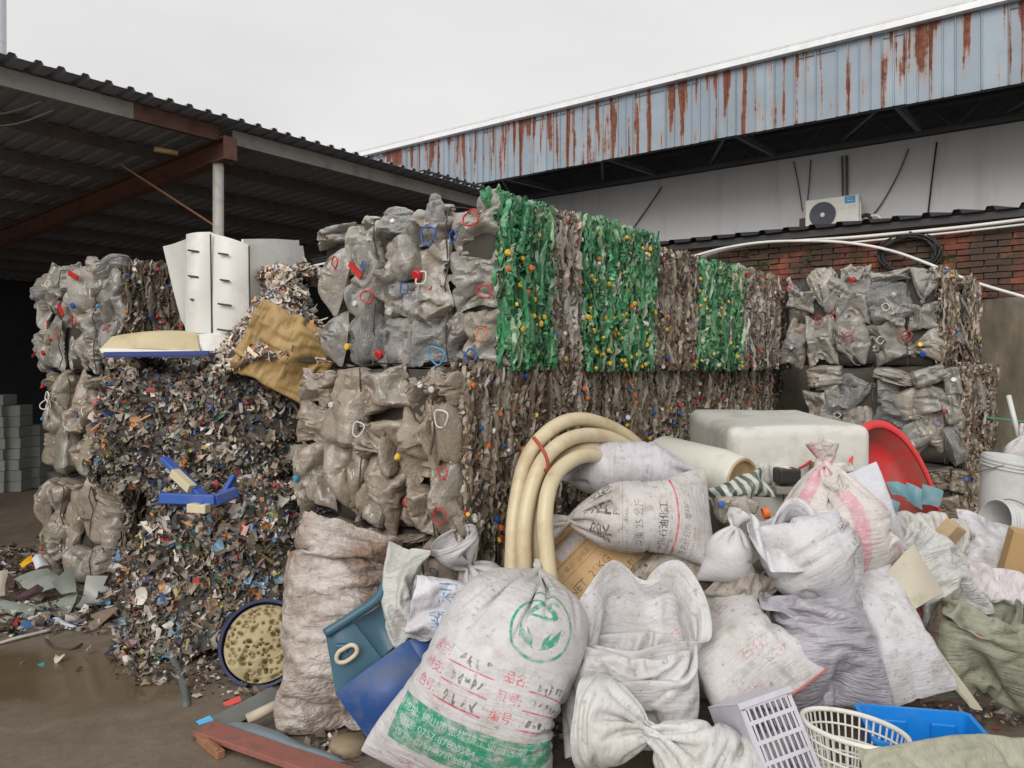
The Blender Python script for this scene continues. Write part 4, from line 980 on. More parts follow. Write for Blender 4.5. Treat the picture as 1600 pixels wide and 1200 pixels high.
# ------------------------------------------------------------------ shredded film: two bales and a heap
def film_mass(name, label, cat, path, zlo, zhi, bulge, n, size, pal, pname, nscrap, seed, group=None, cap_top=True, depth=.9, amp=.05):
    """path: points along the exposed face, seen from the yard; builds a lumpy block behind it and covers it in scraps"""
    rg = np.random.default_rng(seed); nu, nv = 44, 26
    base = resample(np.array([(*p, 0) for p in path]), nu); tan = np.gradient(base, axis=0); tan /= np.linalg.norm(tan, axis=1)[:, None]
    out = np.stack([tan[:, 1], -tan[:, 0], tan[:, 0]*0], 1)
    vv = np.linspace(0, 1, nv); prof = np.array([bulge(v) for v in vv])          # outward offset by height
    P = base[:, None]+out[:, None]*prof[None, :, None]
    P[..., 2] = zlo+(zhi-zlo)*vv
    P += crumple(P, seed, (amp, amp*.6, amp*.3), (5, 11, 22), False)
    P[..., 2] = np.maximum(P[..., 2], zlo)
    top = P[:, -1][:, None]-out[:, None]*np.linspace(.12, depth, 8)[None, :, None]+np.array([0, 0, 1])*np.array([.02, .03, .03, .02, .01, 0, -.02, -.05])[None, :, None]
    G = np.concatenate([P, top], 1); nn = G.shape[1]
    tu = np.gradient(G, axis=0); tv = np.gradient(G, axis=1); N = np.cross(tu, tv); N /= np.linalg.norm(N, axis=2, keepdims=True)+1e-9
    if (N[:, 5]*out).sum() < 0: N = -N
    idx = np.arange(nu*nn).reshape(nu, nn); q = np.stack([idx[:-1, :-1], idx[1:, :-1], idx[1:, 1:], idx[:-1, 1:]], -1).reshape(-1, 4)
    r = empty(name, tuple(base[nu//2][:2])+(zlo,), 0, label, cat, group); o = Vector((base[nu//2][0], base[nu//2][1], zlo))
    Gl = G-np.array(o)
    link('packed_core', mesh('packed_core', Gl.reshape(-1, 3), q, M_core, True), r)
    i = rg.integers(0, nu-1, n); j = np.minimum((rg.random(n)*(nn-1)).astype(int), nn-2); a = rg.random((n, 1)); c = rg.random((n, 1))
    def samp(i, j, a, c): return (Gl[i, j]*(1-a)*(1-c)+Gl[i+1, j]*a*(1-c)+Gl[i, j+1]*(1-a)*c+Gl[i+1, j+1]*a*c)
    pos = samp(i, j, a, c)+N[i, j]*rg.uniform(-.03, .035, (n, 1)); sz = size[0]+(size[1]-size[0])*rg.random(n)**2.2
    v, f, c_ = flakes(pos, N[i, j], sz, pick(pal, n, rg), rg, .7, (.35, 1.0), .9)
    ns = n//14; ii, jj = rg.integers(0, nu-1, ns), rg.integers(0, nn-2, ns)            # longer ribbons and strings
    v2, f2, c2 = flakes(samp(ii, jj, rg.random((ns, 1)), rg.random((ns, 1)))+N[ii, jj]*rg.uniform(0, .03, (ns, 1)), N[ii, jj], rg.uniform(.06, .16, ns), pick(pal, ns, rg), rg, .3, (.08, .25), .6)
    f = np.concatenate([f, f2+len(v)]); v = np.concatenate([v, v2]); c_ = np.concatenate([c_, c2])
    tag(link('film_scrap', mesh('film_scrap', v, f, M_flake if pname == 'pale' else M_film, True, c_, sharp=40), r), kind='stuff')
    w = np.array([p[1] for p in pal], float); w /= w.sum()
    for k in range(nscrap):
        ii, jj = rg.integers(0, nu-1), rg.integers(0, nn-5); ci = rg.choice(len(pal), p=w); s = rg.uniform(.05, .11)
        nrm = Vector(N[ii, jj])+Vector(rg.normal(0, .5, 3)); rot = nrm.to_track_quat('Z', 'Y').to_euler(); 
        ob = link('film_scrap', scrap(int(rg.integers(10)), int(ci), pal, pname), r, loc=Vector(Gl[ii, jj])+Vector(N[ii, jj])*rg.uniform(.0, .04), scale=(s, s, s)); ob.rotation_euler = rot
    return r
film_mass('film_bale', 'dark bale of shredded coloured film over the spilling film bale', 'film bale', [(-3.02, 5.62), (-2.55, 5.5), (-2.0, 5.45), (-1.55, 5.5), (-1.42, 6.0)], .78, 1.72, lambda v: .04+.05*math.sin(v*3.1)-.14*max(0, v-.88)*3, 11500, (.018, .07), FILM, 'film', 150, 51, 'bales of shredded film', depth=1.0, amp=.075)
film_mass('film_bale', 'loose bale of shredded coloured film spilling onto the wet ground', 'film bale', [(-2.52, 5.55), (-2.32, 5.12), (-1.98, 4.84), (-1.5, 4.75), (-1.28, 5.2)], .0, .84, lambda v: .08+.30*max(0, 1-v*1.6)**2+.07*math.sin(v*3.1)-.1*max(0, v-.85)*3, 13000, (.018, .078), FILM, 'film', 190, 52, 'bales of shredded film', depth=.9, amp=.09)
film_mass('film_heap', 'pale heap of loose plastic flakes between the white tank and the jug bale', 'heap', [(-2.02, 6.0), (-1.98, 5.5), (-1.75, 5.16), (-1.45, 5.08), (-1.2, 5.3)], 1.66, 2.30, lambda v: .16-.55*v, 5200, (.016, .06), FILM_LIGHT, 'pale', 60, 53, depth=.3, amp=.05)
# ------------------------------------------------------------------ prints for the sacks (flat print drawn into an image by this script)
FONT = {}
def text_tris(body, font=None, shear=0):
    cu = bpy.data.curves.new('print_text', 'FONT'); cu.body = body; cu.resolution_u = 3; cu.size = 1; cu.shear = shear
    o = bpy.data.objects.new('print_text', cu); COL.objects.link(o)
    me = bpy.data.meshes.new_from_object(o.evaluated_get(bpy.context.evaluated_depsgraph_get()))
    me.calc_loop_triangles(); v = np.array([q.co[:2] for q in me.vertices]).reshape(-1, 2); t = np.array([q.vertices[:] for q in me.loop_triangles], int).reshape(-1, 3)
    bpy.data.meshes.remove(me); bpy.data.objects.remove(o); bpy.data.curves.remove(cu)
    return v, t
class Print:
    """canvas in sack fractions: x 0..1 across the front, y 0..1 from the bottom seam"""
    def __init__(s, name, w, h, px=900):
        s.name = name; s.H = px; s.Wd = int(px*w/h); s.asp = w/h; s.rgb = np.ones((s.H, s.Wd, 3), np.float32); s.a = np.zeros((s.H, s.Wd), np.float32)
    def tri(s, pts, col, alpha=1.0):
        p = np.asarray(pts, float)*[s.Wd, s.H]; x0, y0 = np.floor(p.min(0)).astype(int)-1; x1, y1 = np.ceil(p.max(0)).astype(int)+1
        x0 = max(x0, 0); y0 = max(y0, 0); x1 = min(x1, s.Wd-1); y1 = min(y1, s.H-1)
        if x1 <= x0 or y1 <= y0: return
        X, Y = np.meshgrid(np.arange(x0, x1+1)+.5, np.arange(y0, y1+1)+.5)
        e = []
        for i in range(3):
            a, b = p[i], p[(i+1) % 3]; e.append((b[0]-a[0])*(Y-a[1])-(b[1]-a[1])*(X-a[0]))
        m = ((e[0] >= 0) & (e[1] >= 0) & (e[2] >= 0)) | ((e[0] <= 0) & (e[1] <= 0) & (e[2] <= 0))
        s.rgb[y0:y1+1, x0:x1+1][m] = col; s.a[y0:y1+1, x0:x1+1][m] = alpha
    def poly(s, pts, col, alpha=1.0):
        for i in range(1, len(pts)-1): s.tri((pts[0], pts[i], pts[i+1]), col, alpha)
    def line(s, a, b, w, col, alpha=1.0):
        a = np.array(a, float); b = np.array(b, float); d = (b-a)*[s.asp, 1]; n = np.array([-d[1], d[0]]); n = n/(np.linalg.norm(n)+1e-9)*w/2/np.array([s.asp, 1])
        s.tri((a-n, b-n, b+n), col, alpha); s.tri((a-n, b+n, a+n), col, alpha)
    def text(s, body, x, y, size, col, alpha=1.0, sx=1.0, anchor='l', shear=0, rot=0):
        v, t = text_tris(body, None, shear)
        if not len(t): return
        v = v*size*[sx, 1]; w = v[:, 0].max()
        if anchor == 'c': v[:, 0] -= w/2
        c, q = math.cos(rot), math.sin(rot); v = v@np.array([[c, q], [-q, c]])
        v = v/[s.asp, 1]+[x, y]
        for i in t: s.tri(v[i], col, alpha)
    def ring(s, cx, cy, r, w, col, alpha=1.0, sy=1.0):
        A = np.linspace(0, 2*math.pi, 64)
        for a, b in zip(A[:-1], A[1:]): s.line((cx+r*math.cos(a)/s.asp, cy+r*sy*math.sin(a)), (cx+r*math.cos(b)/s.asp, cy+r*sy*math.sin(b)), w, col, alpha)
    def scrawl(s, x, y, w, h, col, rg, n=5):
        for k in range(n):
            cx = x+w*(k+.2)/n; p = [(cx+rg.uniform(0, w/n*.7), y+rg.uniform(0, h)) for _ in range(5)]
            for a, b in zip(p[:-1], p[1:]): s.line(a, b, .006, col, .85)
    def image(s):
        im = bpy.data.images.new(s.name, s.Wd, s.H, alpha=True)
        a = s.a; k = a.copy(); k[1:-1, 1:-1] = (a[1:-1, 1:-1]*4+a[:-2, 1:-1]+a[2:, 1:-1]+a[1:-1, :-2]+a[1:-1, 2:])/8
        out = np.dstack([s.rgb, k]).astype(np.float32)
        # spread ink colour under the soft edge
        m = a == 0
        for dy, dx in ((1, 0), (-1, 0), (0, 1), (0, -1)):
            sh = np.roll(np.roll(s.rgb, dy, 0), dx, 1); sa = np.roll(np.roll(a, dy, 0), dx, 1); q = m & (sa > 0); out[q, :3] = sh[q]
        im.colorspace_settings.name = 'Non-Color'
        im.pixels.foreach_set(out.ravel()); im.pack(); return im
INK_G = S(36, 150, 116); INK_R = S(196, 66, 92); INK_K = S(52, 52, 58); INK_B = S(54, 132, 186); INK_RED = S(206, 60, 80)

def sack(name, label, cat, pts, width, normal=(0, -1, .35), mat=None, group=None, sub=1, ground=True, parent_extra=None, thick=.004, **k):
    spine = [at(*p) for p in pts]
    k['pins'] = [(r, c, tuple(at(*q))) for r, c, q in k.get('pins', ())]
    pl = list(k.pop('planes', ()))
    if ground: pl.append(((0, 0, .012), (0, 0, 1)))
    P, M, N = sack_sim(spine, width, normal, planes=pl, **k)
    idx = np.arange(M*N).reshape(M, N); R1 = np.roll(idx, -1, 1)
    q = np.stack([idx[:-1], R1[:-1], R1[1:], idx[1:]], -1).reshape(-1, 4)
    u = np.arange(N)*2.0/N; vv = np.linspace(0, 1, M)
    u0 = np.broadcast_to(u[None], (M-1, N)); u1 = u0+2.0/N; v0 = np.broadcast_to(vv[:-1, None], (M-1, N)); v1 = np.broadcast_to(vv[1:, None], (M-1, N))
    uv = np.stack([np.stack([u0, v0], -1), np.stack([u1, v0], -1), np.stack([u1, v1], -1), np.stack([u0, v1], -1)], 2).reshape(-1, 2)
    o0 = P.mean((0, 1)); o0[2] = P[..., 2].min()
    o = link(name, mesh(name, (P-o0).reshape(-1, 3), q, mat, True, uv=uv), loc=tuple(float(x) for x in o0))
    if k.get('top', 'sewn') == 'open':
        sd = o.modifiers.new('cloth thickness', 'SOLIDIFY'); sd.thickness = thick; sd.offset = 0
    if sub:
        ss = o.modifiers.new('smooth', 'SUBSURF'); ss.levels = sub; ss.render_levels = sub
    tag(o, label, cat, group)
    return o, P

SG = 'sacks dumped in the pile in front of the bales'
WHT = S(202, 200, 202); LIL = S(196, 192, 204); OFFW = S(206, 203, 200)
# 1. the printed sack in front
pr = Print('print_logo_sack', .80, 1.16)
pr.text('纺织印染', .44, .75, .052, INK_G, .8, 1.15)
pr.ring(.655, .59, .122, .010, INK_G, 1, .95)

for dx in (-.006, 0, .006, .012): pr.text('ZS', .655+dx, .60, .10, INK_G, 1, 1.15, 'c', .2)
for sgn in (-1, 1):
    pr.poly([(.655+sgn*.02, .512), (.655+sgn*.06, .535), (.655+sgn*.125, .59), (.655+sgn*.10, .535)], INK_G)
    pr.poly([(.655+sgn*.02, .512), (.655+sgn*.05, .525), (.655+sgn*.065, .565), (.655+sgn*.03, .54)], INK_G)
    pr.poly([(.655+sgn*.01, .502), (.655+sgn*.06, .515), (.655+sgn*.10, .535), (.655+sgn*.05, .53)], INK_G)
rgp = random.Random(5)
for r_, (lab1, lab2) in enumerate((('客户:', '品名:'), ('纱支:', '缸号:'), ('色号:', '编号:'))):
    y = .40-r_*.053
    pr.text(lab1, .17, y, .036, INK_R); pr.text(lab2, .56, y, .036, INK_R); pr.text(lab1, .172, y, .036, INK_R); pr.text(lab2, .562, y, .036, INK_R)
    pr.line((.29, y-.008), (.53, y-.008), .005, INK_R); pr.line((.69, y-.008), (.93, y-.008), .005, INK_R)
    pr.scrawl(.33, y-.005, .17, .034, INK_K, rgp, 4+r_ % 2); pr.scrawl(.72, y-.005, .19, .032, INK_K, rgp, 6)
pr.poly([(.13, .25), (.95, .25), (.95, .10), (.13, .10)], INK_G)
WG = S(184, 216, 204)
pr.text('地址: 佛山市张槎镇工业园区第二座', .16, .208, .032, WG, 1)
pr.text('电话: 0757-87800504', .16, .165, .032, WG, 1)
pr.text('传真: 0757-87708818', .16, .122, .032, WG, 1)
pr.text('净重', .20, .03, .036, INK_R, .6); pr.line((.30, .028), (.60, .028), .005, INK_R, .7)
sack('printed_sack', 'full white sack with a green ZS emblem and a green printed panel', 'sack', [(702, 1232, 3.02), (766, 1070, 3.10), (826, 950, 3.22), (842, 918, 3.42), (842, 880, 3.60)], .80, (-.05, -1, .35),
     woven('sack_logo', S(206, 204, 207), .5, S(146, 136, 124), pr.image(), seed=1, wr=.7), SG, fill=.82, tie_at=.96, tie_r=.03, top='open', slack=1.10, seed=11, cell=.0145, steps=240, hyd=.45, hold=.3)
# 2. dirty film bag
m_bag, nt, b = material('dirty_film_bag'); p = geo_pos(nt); uvn = nd(nt, 'ShaderNodeTexCoord').outputs['UV']
mp = nd(nt, 'ShaderNodeMapping'); mp.inputs['Scale'].default_value = (5, 17, 1); nt.links.new(uvn, mp.inputs[0])
base = mix(nt, ramp(nt, noise(nt, 3.2, 8, p, .68), [(.44, 0), (.66, .95)]), S(200, 192, 186), S(134, 106, 86))
base = mix(nt, ramp(nt, noise(nt, 16, 6, p, .7), [(.56, 0), (.75, .5)]), base, S(104, 82, 66))
nt.links.new(base, b.inputs['Base Color']); b.inputs['Roughness'].default_value = .3; b.inputs['Specular IOR Level'].default_value = .6
bump(nt, b, mix(nt, .45, noise(nt, 1.5, 6, mp.outputs[0], .6, 1.3), noise(nt, 26, 4, p)), .9, .05)
sack('plastic_bag', 'tall muddy clear plastic bag with its mouth folded over, beside the blue drum', 'bag', [(535, 1140, 3.58), (520, 1000, 3.66), (530, 880, 3.78), (560, 800, 3.86)], .70, (.1, -1, .25), m_bag, None,
     fill=.85, fill_h=.80, top='open', slack=1.22, hold_top=.02, grav=.0005, seed=12, cell=.0155, steps=240, hyd=.5, flat=.6)
# 3-5 bits of sack behind the printed one
m_clear = woven('clear_film_bag', S(188, 190, 186), .35, S(150, 140, 126), rough=.3, seed=3, wr=.7)
sack('clear_bag', 'limp translucent bag draped between the muddy bag and the blue drum', 'bag', [(640, 1005, 3.42), (618, 930, 3.48), (640, 855, 3.6)], .24, (-.2, -1, .2), m_clear, None, fill=.4, slack=1.15, seed=13, cell=.013, ground=False, steps=160, end_pull=1)
pf = Print('print_flap', .34, .5, 500)
pf.text('粉', .22, .62, .20, INK_B, 1, 1.0, 'l', 0, .12); pf.text('利', .60, .60, .20, INK_B, 1, 1.0, 'l', 0, .12)
sack('sack_end', 'white sack end with blue characters poking out behind the ZS sack', 'sack', [(790, 985, 3.50), (720, 955, 3.46), (640, 945, 3.42)], .36, (-.1, -1, .3), woven('sack_flap', S(212, 210, 216), .3, img=pf.image(), seed=4, wr=.4), SG, fill=.45, slack=1.08, seed=14, cell=.014, ground=False, top='open', steps=160, end_pull=1)
sack('knotted_sack', 'white knotted sack top rising behind the ZS sack, beside the hose coil', 'sack', [(780, 950, 3.72), (745, 900, 3.74), (722, 872, 3.72), (708, 838, 3.70)], .34, (-.1, -1, .4), woven('sack_white_a', WHT, .3, seed=5, wr=.5), SG, fill=.75, slack=1.25, tie_at=.62, tie_r=.05, top='open', seed=15, cell=.012, ground=False, steps=180)
# 6-9 sacks in front of the hose coil
sack('plain_sack', 'plain lilac white sack lying uppermost against the hose coil', 'sack', [(880, 742, 4.15), (980, 728, 4.08), (1090, 742, 4.02)], .40, (.0, -1, .55), woven('sack_lilac', S(196, 193, 200), .4, seed=6, wr=.5), SG, fill=.95, slack=1.16, tie_at=(.05, .95), tie_r=.05, seed=16, cell=.0145, ground=False, steps=180)
pp = Print('print_pp_sack', .52, .78, 700)
for k, ch in enumerate('聚丙烯'):
    for dx in (0, .006, .012): pp.text(ch, .12+k*.27+dx, .60, .135, S(58, 56, 54), .95)
pp.text('PP', .42, .545, .055, INK_K); pp.line((.06, .53), (.95, .53), .004, INK_K, .7)
pp.text('NET WT 25 KG   GENERAL', .06, .50, .024, INK_K, .85); pp.text('净重 25 公斤', .12, .425, .055, INK_K, .85)
for dx in (0, .006): pp.text('中国石油化工', .06+dx, .30, .055, INK_K, .9)
pp.text('QUALITY STANDARD GB12670', .06, .275, .022, INK_K, .7)
pp.poly([(.03, .25), (.97, .25), (.97, .238), (.03, .238)], INK_RED)
pp.text('茂名分公司  塑料厂', .06, .175, .042, INK_K, .85); pp.text('MADE IN CHINA', .06, .14, .026, INK_K, .7)
pp.text('产品合格', .10, .74, .045, INK_K, .5)
sack('polymer_sack', 'grey white sack printed 聚丙烯 PP lying with its neck tied toward the hose coil', 'sack', [(1112, 808, 3.72), (1000, 806, 3.74), (905, 808, 3.78), (858, 826, 3.82)], .50, (.0, -1, .5), woven('sack_pp', S(200, 196, 194), .5, S(112, 96, 80), pp.image(), seed=7, wr=.6), SG,
     fill=.84, slack=1.14, tie_at=.87, tie_r=.028, seed=17, cell=.0145, ground=False, steps=220, top='open')
pk = Print('print_kraft', .62, .9, 700); K = S(70, 58, 46)
pk.text('磷酸二氢钾', .10, .86, .07, K); pk.line((.05, .84), (.95, .84), .005, K); pk.poly([(.36, .73), (.64, .73), (.64, .81), (.36, .81)], S(206, 206, 212))
pk.text('工业级', .10, .76, .04, K, .9); pk.line((.05, .715), (.95, .715), .005, K)
pk.text('优等品  一等品  合格品', .08, .66, .036, K, .9); pk.line((.05, .64), (.95, .64), .004, K)
pk.text('NET  25KG', .22, .54, .062, K); pk.text('广州市新化工原料有限公司', .10, .43, .052, K); pk.line((.05, .40), (.95, .40), .006, K); pk.line((.05, .385), (.95, .385), .004, K)
kr = woven('kraft_paper', S(206, 172, 128), .2, S(150, 118, 84), pk.image(), rough=.75, seed=8, wr=.25)
sack('kraft_bag', 'tan kraft paper bag printed NET 25KG leaning against the hose coil', 'paper bag', [(1040, 1015, 3.74), (962, 925, 3.84), (885, 850, 3.94), (862, 845, 4.1)], .64, (-.25, -1, .6), kr, SG, fill=.62, slack=1.02, seed=18, cell=.016, ground=False, steps=150)
sack('soiled_sack', 'sack end caked in brown mud under the grey PP sack', 'sack', [(1100, 925, 3.60), (1056, 893, 3.70), (994, 862, 3.88)], .38, (.1, -1, .5), woven('sack_soiled', S(196, 190, 178), .95, S(88, 66, 44), seed=9, wr=.6, edge=(S(92, 70, 48), .10)), SG, fill=.7, slack=1.08, seed=19, cell=.014, ground=False, steps=160)
# 10-11 the open crumpled sack and the one under it
sack('open_sack', 'half empty white sack standing open with slumped wide mouth', 'sack', [(985, 1175, 3.12), (985, 1060, 3.22), (1000, 940, 3.36), (985, 840, 3.46)], .80, (-.05, -1, .35), woven('sack_open', S(206, 205, 207), .5, S(150, 140, 128), seed=10, wr=.6), SG,
     fill=.66, fill_h=.52, top='open', slack=1.16, hold_top=.0, grav=.00025, seed=20, cell=.0155, steps=280, flat=.75, ground=False,
     pin_r=.14, pins=[(1, .60, (1064, 866, 3.46)), (1, .68, (1012, 905, 3.54)), (1, .80, (958, 866, 3.52)), (1, .74, (985, 892, 3.55)), (.88, .75, (1000, 940, 3.55)), (.88, .66, (1040, 920, 3.52)), (.88, .84, (955, 930, 3.52)), (1, .93, (905, 935, 3.42)), (1, .03, (890, 990, 3.32)), (1, .14, (940, 1008, 3.18)), (1, .25, (1000, 1015, 3.12)), (1, .36, (1060, 1000, 3.18)), (1, .47, (1114, 985, 3.28)), (1, .53, (1104, 930, 3.36)),
           (.76, .75, (1005, 1000, 3.50)), (.76, .62, (1062, 975, 3.46)), (.76, .88, (930, 995, 3.46)), (.82, .25, (990, 1060, 3.05)), (.82, .08, (912, 1045, 3.14)), (.82, .42, (1092, 1045, 3.12))])
sack('slumped_sack', 'creased white sack lying lowest in front, gathered at the neck', 'sack', [(1225, 1245, 2.80), (1110, 1205, 2.84), (1005, 1140, 2.92), (915, 1125, 3.02)], .50, (.0, -1, .6), woven('sack_slump', S(206, 206, 204), .4, S(140, 132, 120), seed=11, wr=.7), SG,
     fill=.5, slack=1.35, tie_at=.66, tie_r=.05, top='open', seed=21, cell=.0145, steps=220, grav=.0004)
# 12-16
sack('ball_sack', 'small round white bag knotted on top, between the PP sack and the collared sack', 'sack', [(1136, 908, 3.60), (1138, 870, 3.60), (1148, 822, 3.62), (1160, 800, 3.62)], .29, (0, -1, .25), woven('sack_ball', WHT, .15, seed=13, wr=.35), SG, fill=1.0, slack=1.25, tie_at=.80, tie_r=.03, top='open', seed=23, cell=.0125, ground=False, steps=180)
sack('dim_sack', 'grey brown sack half buried behind the collared sack', 'sack', [(1130, 930, 3.85), (1260, 880, 3.95)], .30, (0, -1, .4), woven('sack_dim', S(140, 126, 120), .6, S(84, 70, 62), seed=14, wr=.5), SG, fill=.7, slack=1.1, seed=24, cell=.016, ground=False, steps=120)
sack('crumpled_bag', 'crumpled beige plastic bag stuffed under the round white bag', 'bag', [(1120, 895, 3.60), (1160, 915, 3.58), (1205, 940, 3.56)], .26, (0, -1, .4), woven('film_beige', S(176, 168, 158), .5, S(112, 100, 90), rough=.35, seed=15, wr=.9), None, fill=.55, slack=1.4, seed=25, cell=.013, ground=False, steps=160)
prd = Print('print_red', .6, .9, 500)
for k, (tx, x, y, sz) in enumerate((('石化', .42, .33, .085), ('公司', .60, .24, .07), ('25kg', .28, .16, .06), ('中国石化', .12, .72, .09))): prd.text(tx, x, y, sz, S(210, 90, 84), .55)
sack('pillow_sack', 'dirty white pillow sack with faded red print and a red stitched corner', 'sack', [(1228, 1098, 3.20), (1150, 1020, 3.38), (1078, 930, 3.62)], .58, (.05, -1, .55), woven('sack_red', S(206, 204, 204), .5, S(138, 128, 116), prd.image(), seed=16, wr=.55, edge=(S(188, 100, 92), .009)), SG, fill=.78, slack=1.08, seed=26, cell=.0145, ground=False, steps=190)
sack('grey_sack', 'bulging silver grey sack with a rolled rim, standing behind the blue bin', 'sack', [(1300, 1112, 3.34), (1290, 1010, 3.44), (1265, 930, 3.56), (1225, 895, 3.66)], .64, (.05, -1, .3), woven('sack_silver', S(172, 169, 178), .4, S(122, 116, 116), rough=.32, seed=17, wr=1.0), SG,
     fill=.82, fill_h=.78, top='open', slack=1.2, hold_top=.03, grav=.0005, seed=27, cell=.0148, steps=260, flat=.6,
     pins=[(1, .25, (1270, 985, 3.34)), (1, .08, (1190, 955, 3.42)), (1, .42, (1350, 965, 3.40)), (1, .75, (1270, 928, 3.72)), (.86, .25, (1265, 938, 3.46))])
sack('slim_sack', 'slim white sack leaning behind the silver grey sack, its sewn corner on the ground', 'sack', [(1440, 1092, 3.42), (1390, 985, 3.56), (1325, 870, 3.80)], .42, (.15, -1, .3), woven('sack_slim', S(204, 203, 207), .45, seed=18, wr=.45), SG, fill=.85, slack=1.08, seed=28, cell=.0145, steps=180)
pc = Print('print_collar', .62, .9, 600)
for k, (tx, y) in enumerate((('出厂编号', .44), ('地址: 江', .32), ('电话: 0', .20))): pc.text(tx, .72, y, .072, S(60, 60, 66), .95, 1, 'l', 0, .35)
pc.text('净重', .72, .66, .06, S(60, 60, 66), .9, 1, 'l', 0, .35)
sack('collared_sack', 'white sack with a folded down collar and black printed characters', 'sack', [(1326, 955, 3.50), (1285, 890, 3.54), (1235, 815, 3.62), (1200, 735, 3.74)], .62, (-.1, -1, .45), woven('sack_collar', S(206, 205, 209), .35, img=pc.image(), seed=19, wr=.5), SG,
     fill=.85, fill_h=.70, top='open', tie_at=(.05,), tie_r=.10, slack=1.30, hold_top=.0, grav=.0004, seed=29, cell=.0148, steps=280, flat=.6, ground=False,
     pin_r=.12, pins=[(1, .25, (1236, 898, 3.36)), (1, .10, (1185, 862, 3.42)), (1, .40, (1300, 868, 3.36)), (1, .0, (1165, 815, 3.56)), (1, .52, (1322, 820, 3.48)), (1, .75, (1238, 800, 3.80)), (.83, .25, (1225, 812, 3.48)), (.83, .05, (1172, 792, 3.58)), (.83, .48, (1305, 790, 3.52)), (.83, .75, (1240, 768, 3.72))])
m_pink, nt, b = material('sack_pink'); 
m_pink = woven('sack_pink_bands', S(212, 206, 202), .4, S(150, 136, 126), seed=20, wr=.8)
prk = Print('print_pink', .7, .8, 400)
for x in (.12, .46, .80): prk.poly([(x, .0), (x+.10, .0), (x+.12, 1.0), (x+.02, 1.0)], S(214, 140, 160), .8)
m_pink = woven('sack_pink_bands', S(212, 206, 202), .4, S(150, 136, 126), prk.image(), seed=20, wr=.8)
sack('striped_sack', 'tied white sack with pink bands and a white cloth knot, heaped before the square tank', 'sack', [(1318, 915, 3.86), (1304, 830, 3.90), (1290, 752, 3.98), (1286, 690, 4.0)], .72, (0, -1, .45), m_pink, SG,
     fill=1.0, slack=1.32, tie_at=.84, tie_r=.05, top='open', seed=30, cell=.0155, ground=False, steps=220, flat=.7)
sack('tinted_bag', 'bluish translucent bag with a pink mark, resting by the red tub', 'bag', [(1372, 860, 3.98), (1362, 800, 4.02), (1330, 735, 4.10)], .34, (.1, -1, .3), woven('film_blueish', S(200, 203, 210), .2, S(190, 140, 150), rough=.28, seed=21, wr=.5), None, fill=.8, slack=1.15, seed=31, cell=.014, ground=False, steps=160)
sack('cloth_strip', 'twisted pale cloth strip hanging from the pink banded sack', 'cloth', [(1298, 742, 3.84), (1335, 790, 3.76), (1395, 856, 3.70)], .13, (0, -1, .4), woven('cloth_strip_m', S(206, 200, 196), .4, seed=22, wr=.8), None, fill=.3, slack=1.2, seed=32, cell=.0105, ground=False, steps=130, end_pull=1)
# 17.. to the side of the yard
prg = Print('print_olive', .7, .8, 300); prg.poly([(.02, 0), (.14, 0), (.16, 1), (.03, 1)], S(132, 92, 76), .75); prg.poly([(.36, .5), (.40, .5), (.40, .54), (.36, .54)], S(220, 84, 50), 1)
sack('olive_sack', 'squat olive green sack with a brown stripe and crumpled open mouth', 'sack', [(1540, 1098, 3.58), (1535, 1030, 3.62), (1535, 965, 3.70), (1545, 920, 3.76)], .72, (-.1, -1, .3), woven('sack_olive', S(146, 148, 130), .5, S(92, 90, 76), prg.image(), seed=23, wr=.8), SG,
     fill=.8, fill_h=.78, top='open', slack=1.3, hold_top=.03, grav=.0005, seed=33, cell=.0165, steps=240, flat=.7,
     pins=[(1, .25, (1535, 1000, 3.44)), (1, .1, (1470, 960, 3.56)), (1, .4, (1590, 985, 3.5)), (1, .75, (1535, 940, 3.86))])
sack('speckled_bag', 'white bag with dark specks resting against the lying white bucket', 'bag', [(1530, 925, 4.3), (1545, 870, 4.34), (1550, 812, 4.45)], .44, (0, -1, .35), woven('film_specks', S(204, 202, 206), .5, S(120, 112, 112), rough=.35, seed=24, wr=.6, dscale=9), None, fill=.85, slack=1.2, seed=34, cell=.0165, ground=False, steps=150)
sack('flat_bag', 'flat creased white bag stretched out behind the olive sack', 'bag', [(1480, 885, 4.0), (1550, 915, 3.95), (1640, 930, 3.9)], .26, (0, -1, .5), woven('film_flat', S(204, 198, 200), .4, seed=25, wr=.8), None, fill=.4, slack=1.25, seed=35, cell=.015, ground=False, steps=140, end_pull=1)
sack('crumpled_film', 'crumpled white film heaped beside the tan curled board', 'film', [(1500, 965, 3.85), (1460, 900, 3.95), (1400, 835, 4.1)], .46, (0, -1, .5), woven('film_crumple', S(202, 202, 198), .45, S(110, 116, 116), rough=.35, seed=26, wr=1.0), None, fill=.4, slack=1.4, seed=36, cell=.0165, ground=False, steps=170)
sack('crumpled_film', 'rumpled pale sheet lying under the red tub edge', 'film', [(1380, 850, 4.25), (1440, 835, 4.3), (1530, 850, 4.4)], .34, (0, -1, .6), woven('film_crumple_b', S(198, 196, 192), .45, S(112, 104, 96), rough=.4, seed=27, wr=1.0), None, fill=.35, slack=1.35, seed=37, cell=.0165, ground=False, steps=140)
sack('small_bag', 'little white carrier bag by the stained wall above the buckets', 'bag', [(1600, 730, 5.4), (1592, 700, 5.45), (1606, 668, 5.5)], .28, (0, -1, .2), woven('film_small', S(206, 204, 204), .4, seed=28, wr=.8), None, fill=.7, slack=1.2, tie_at=.75, tie_r=.03, top='open', seed=38, cell=.015, ground=False, steps=120)
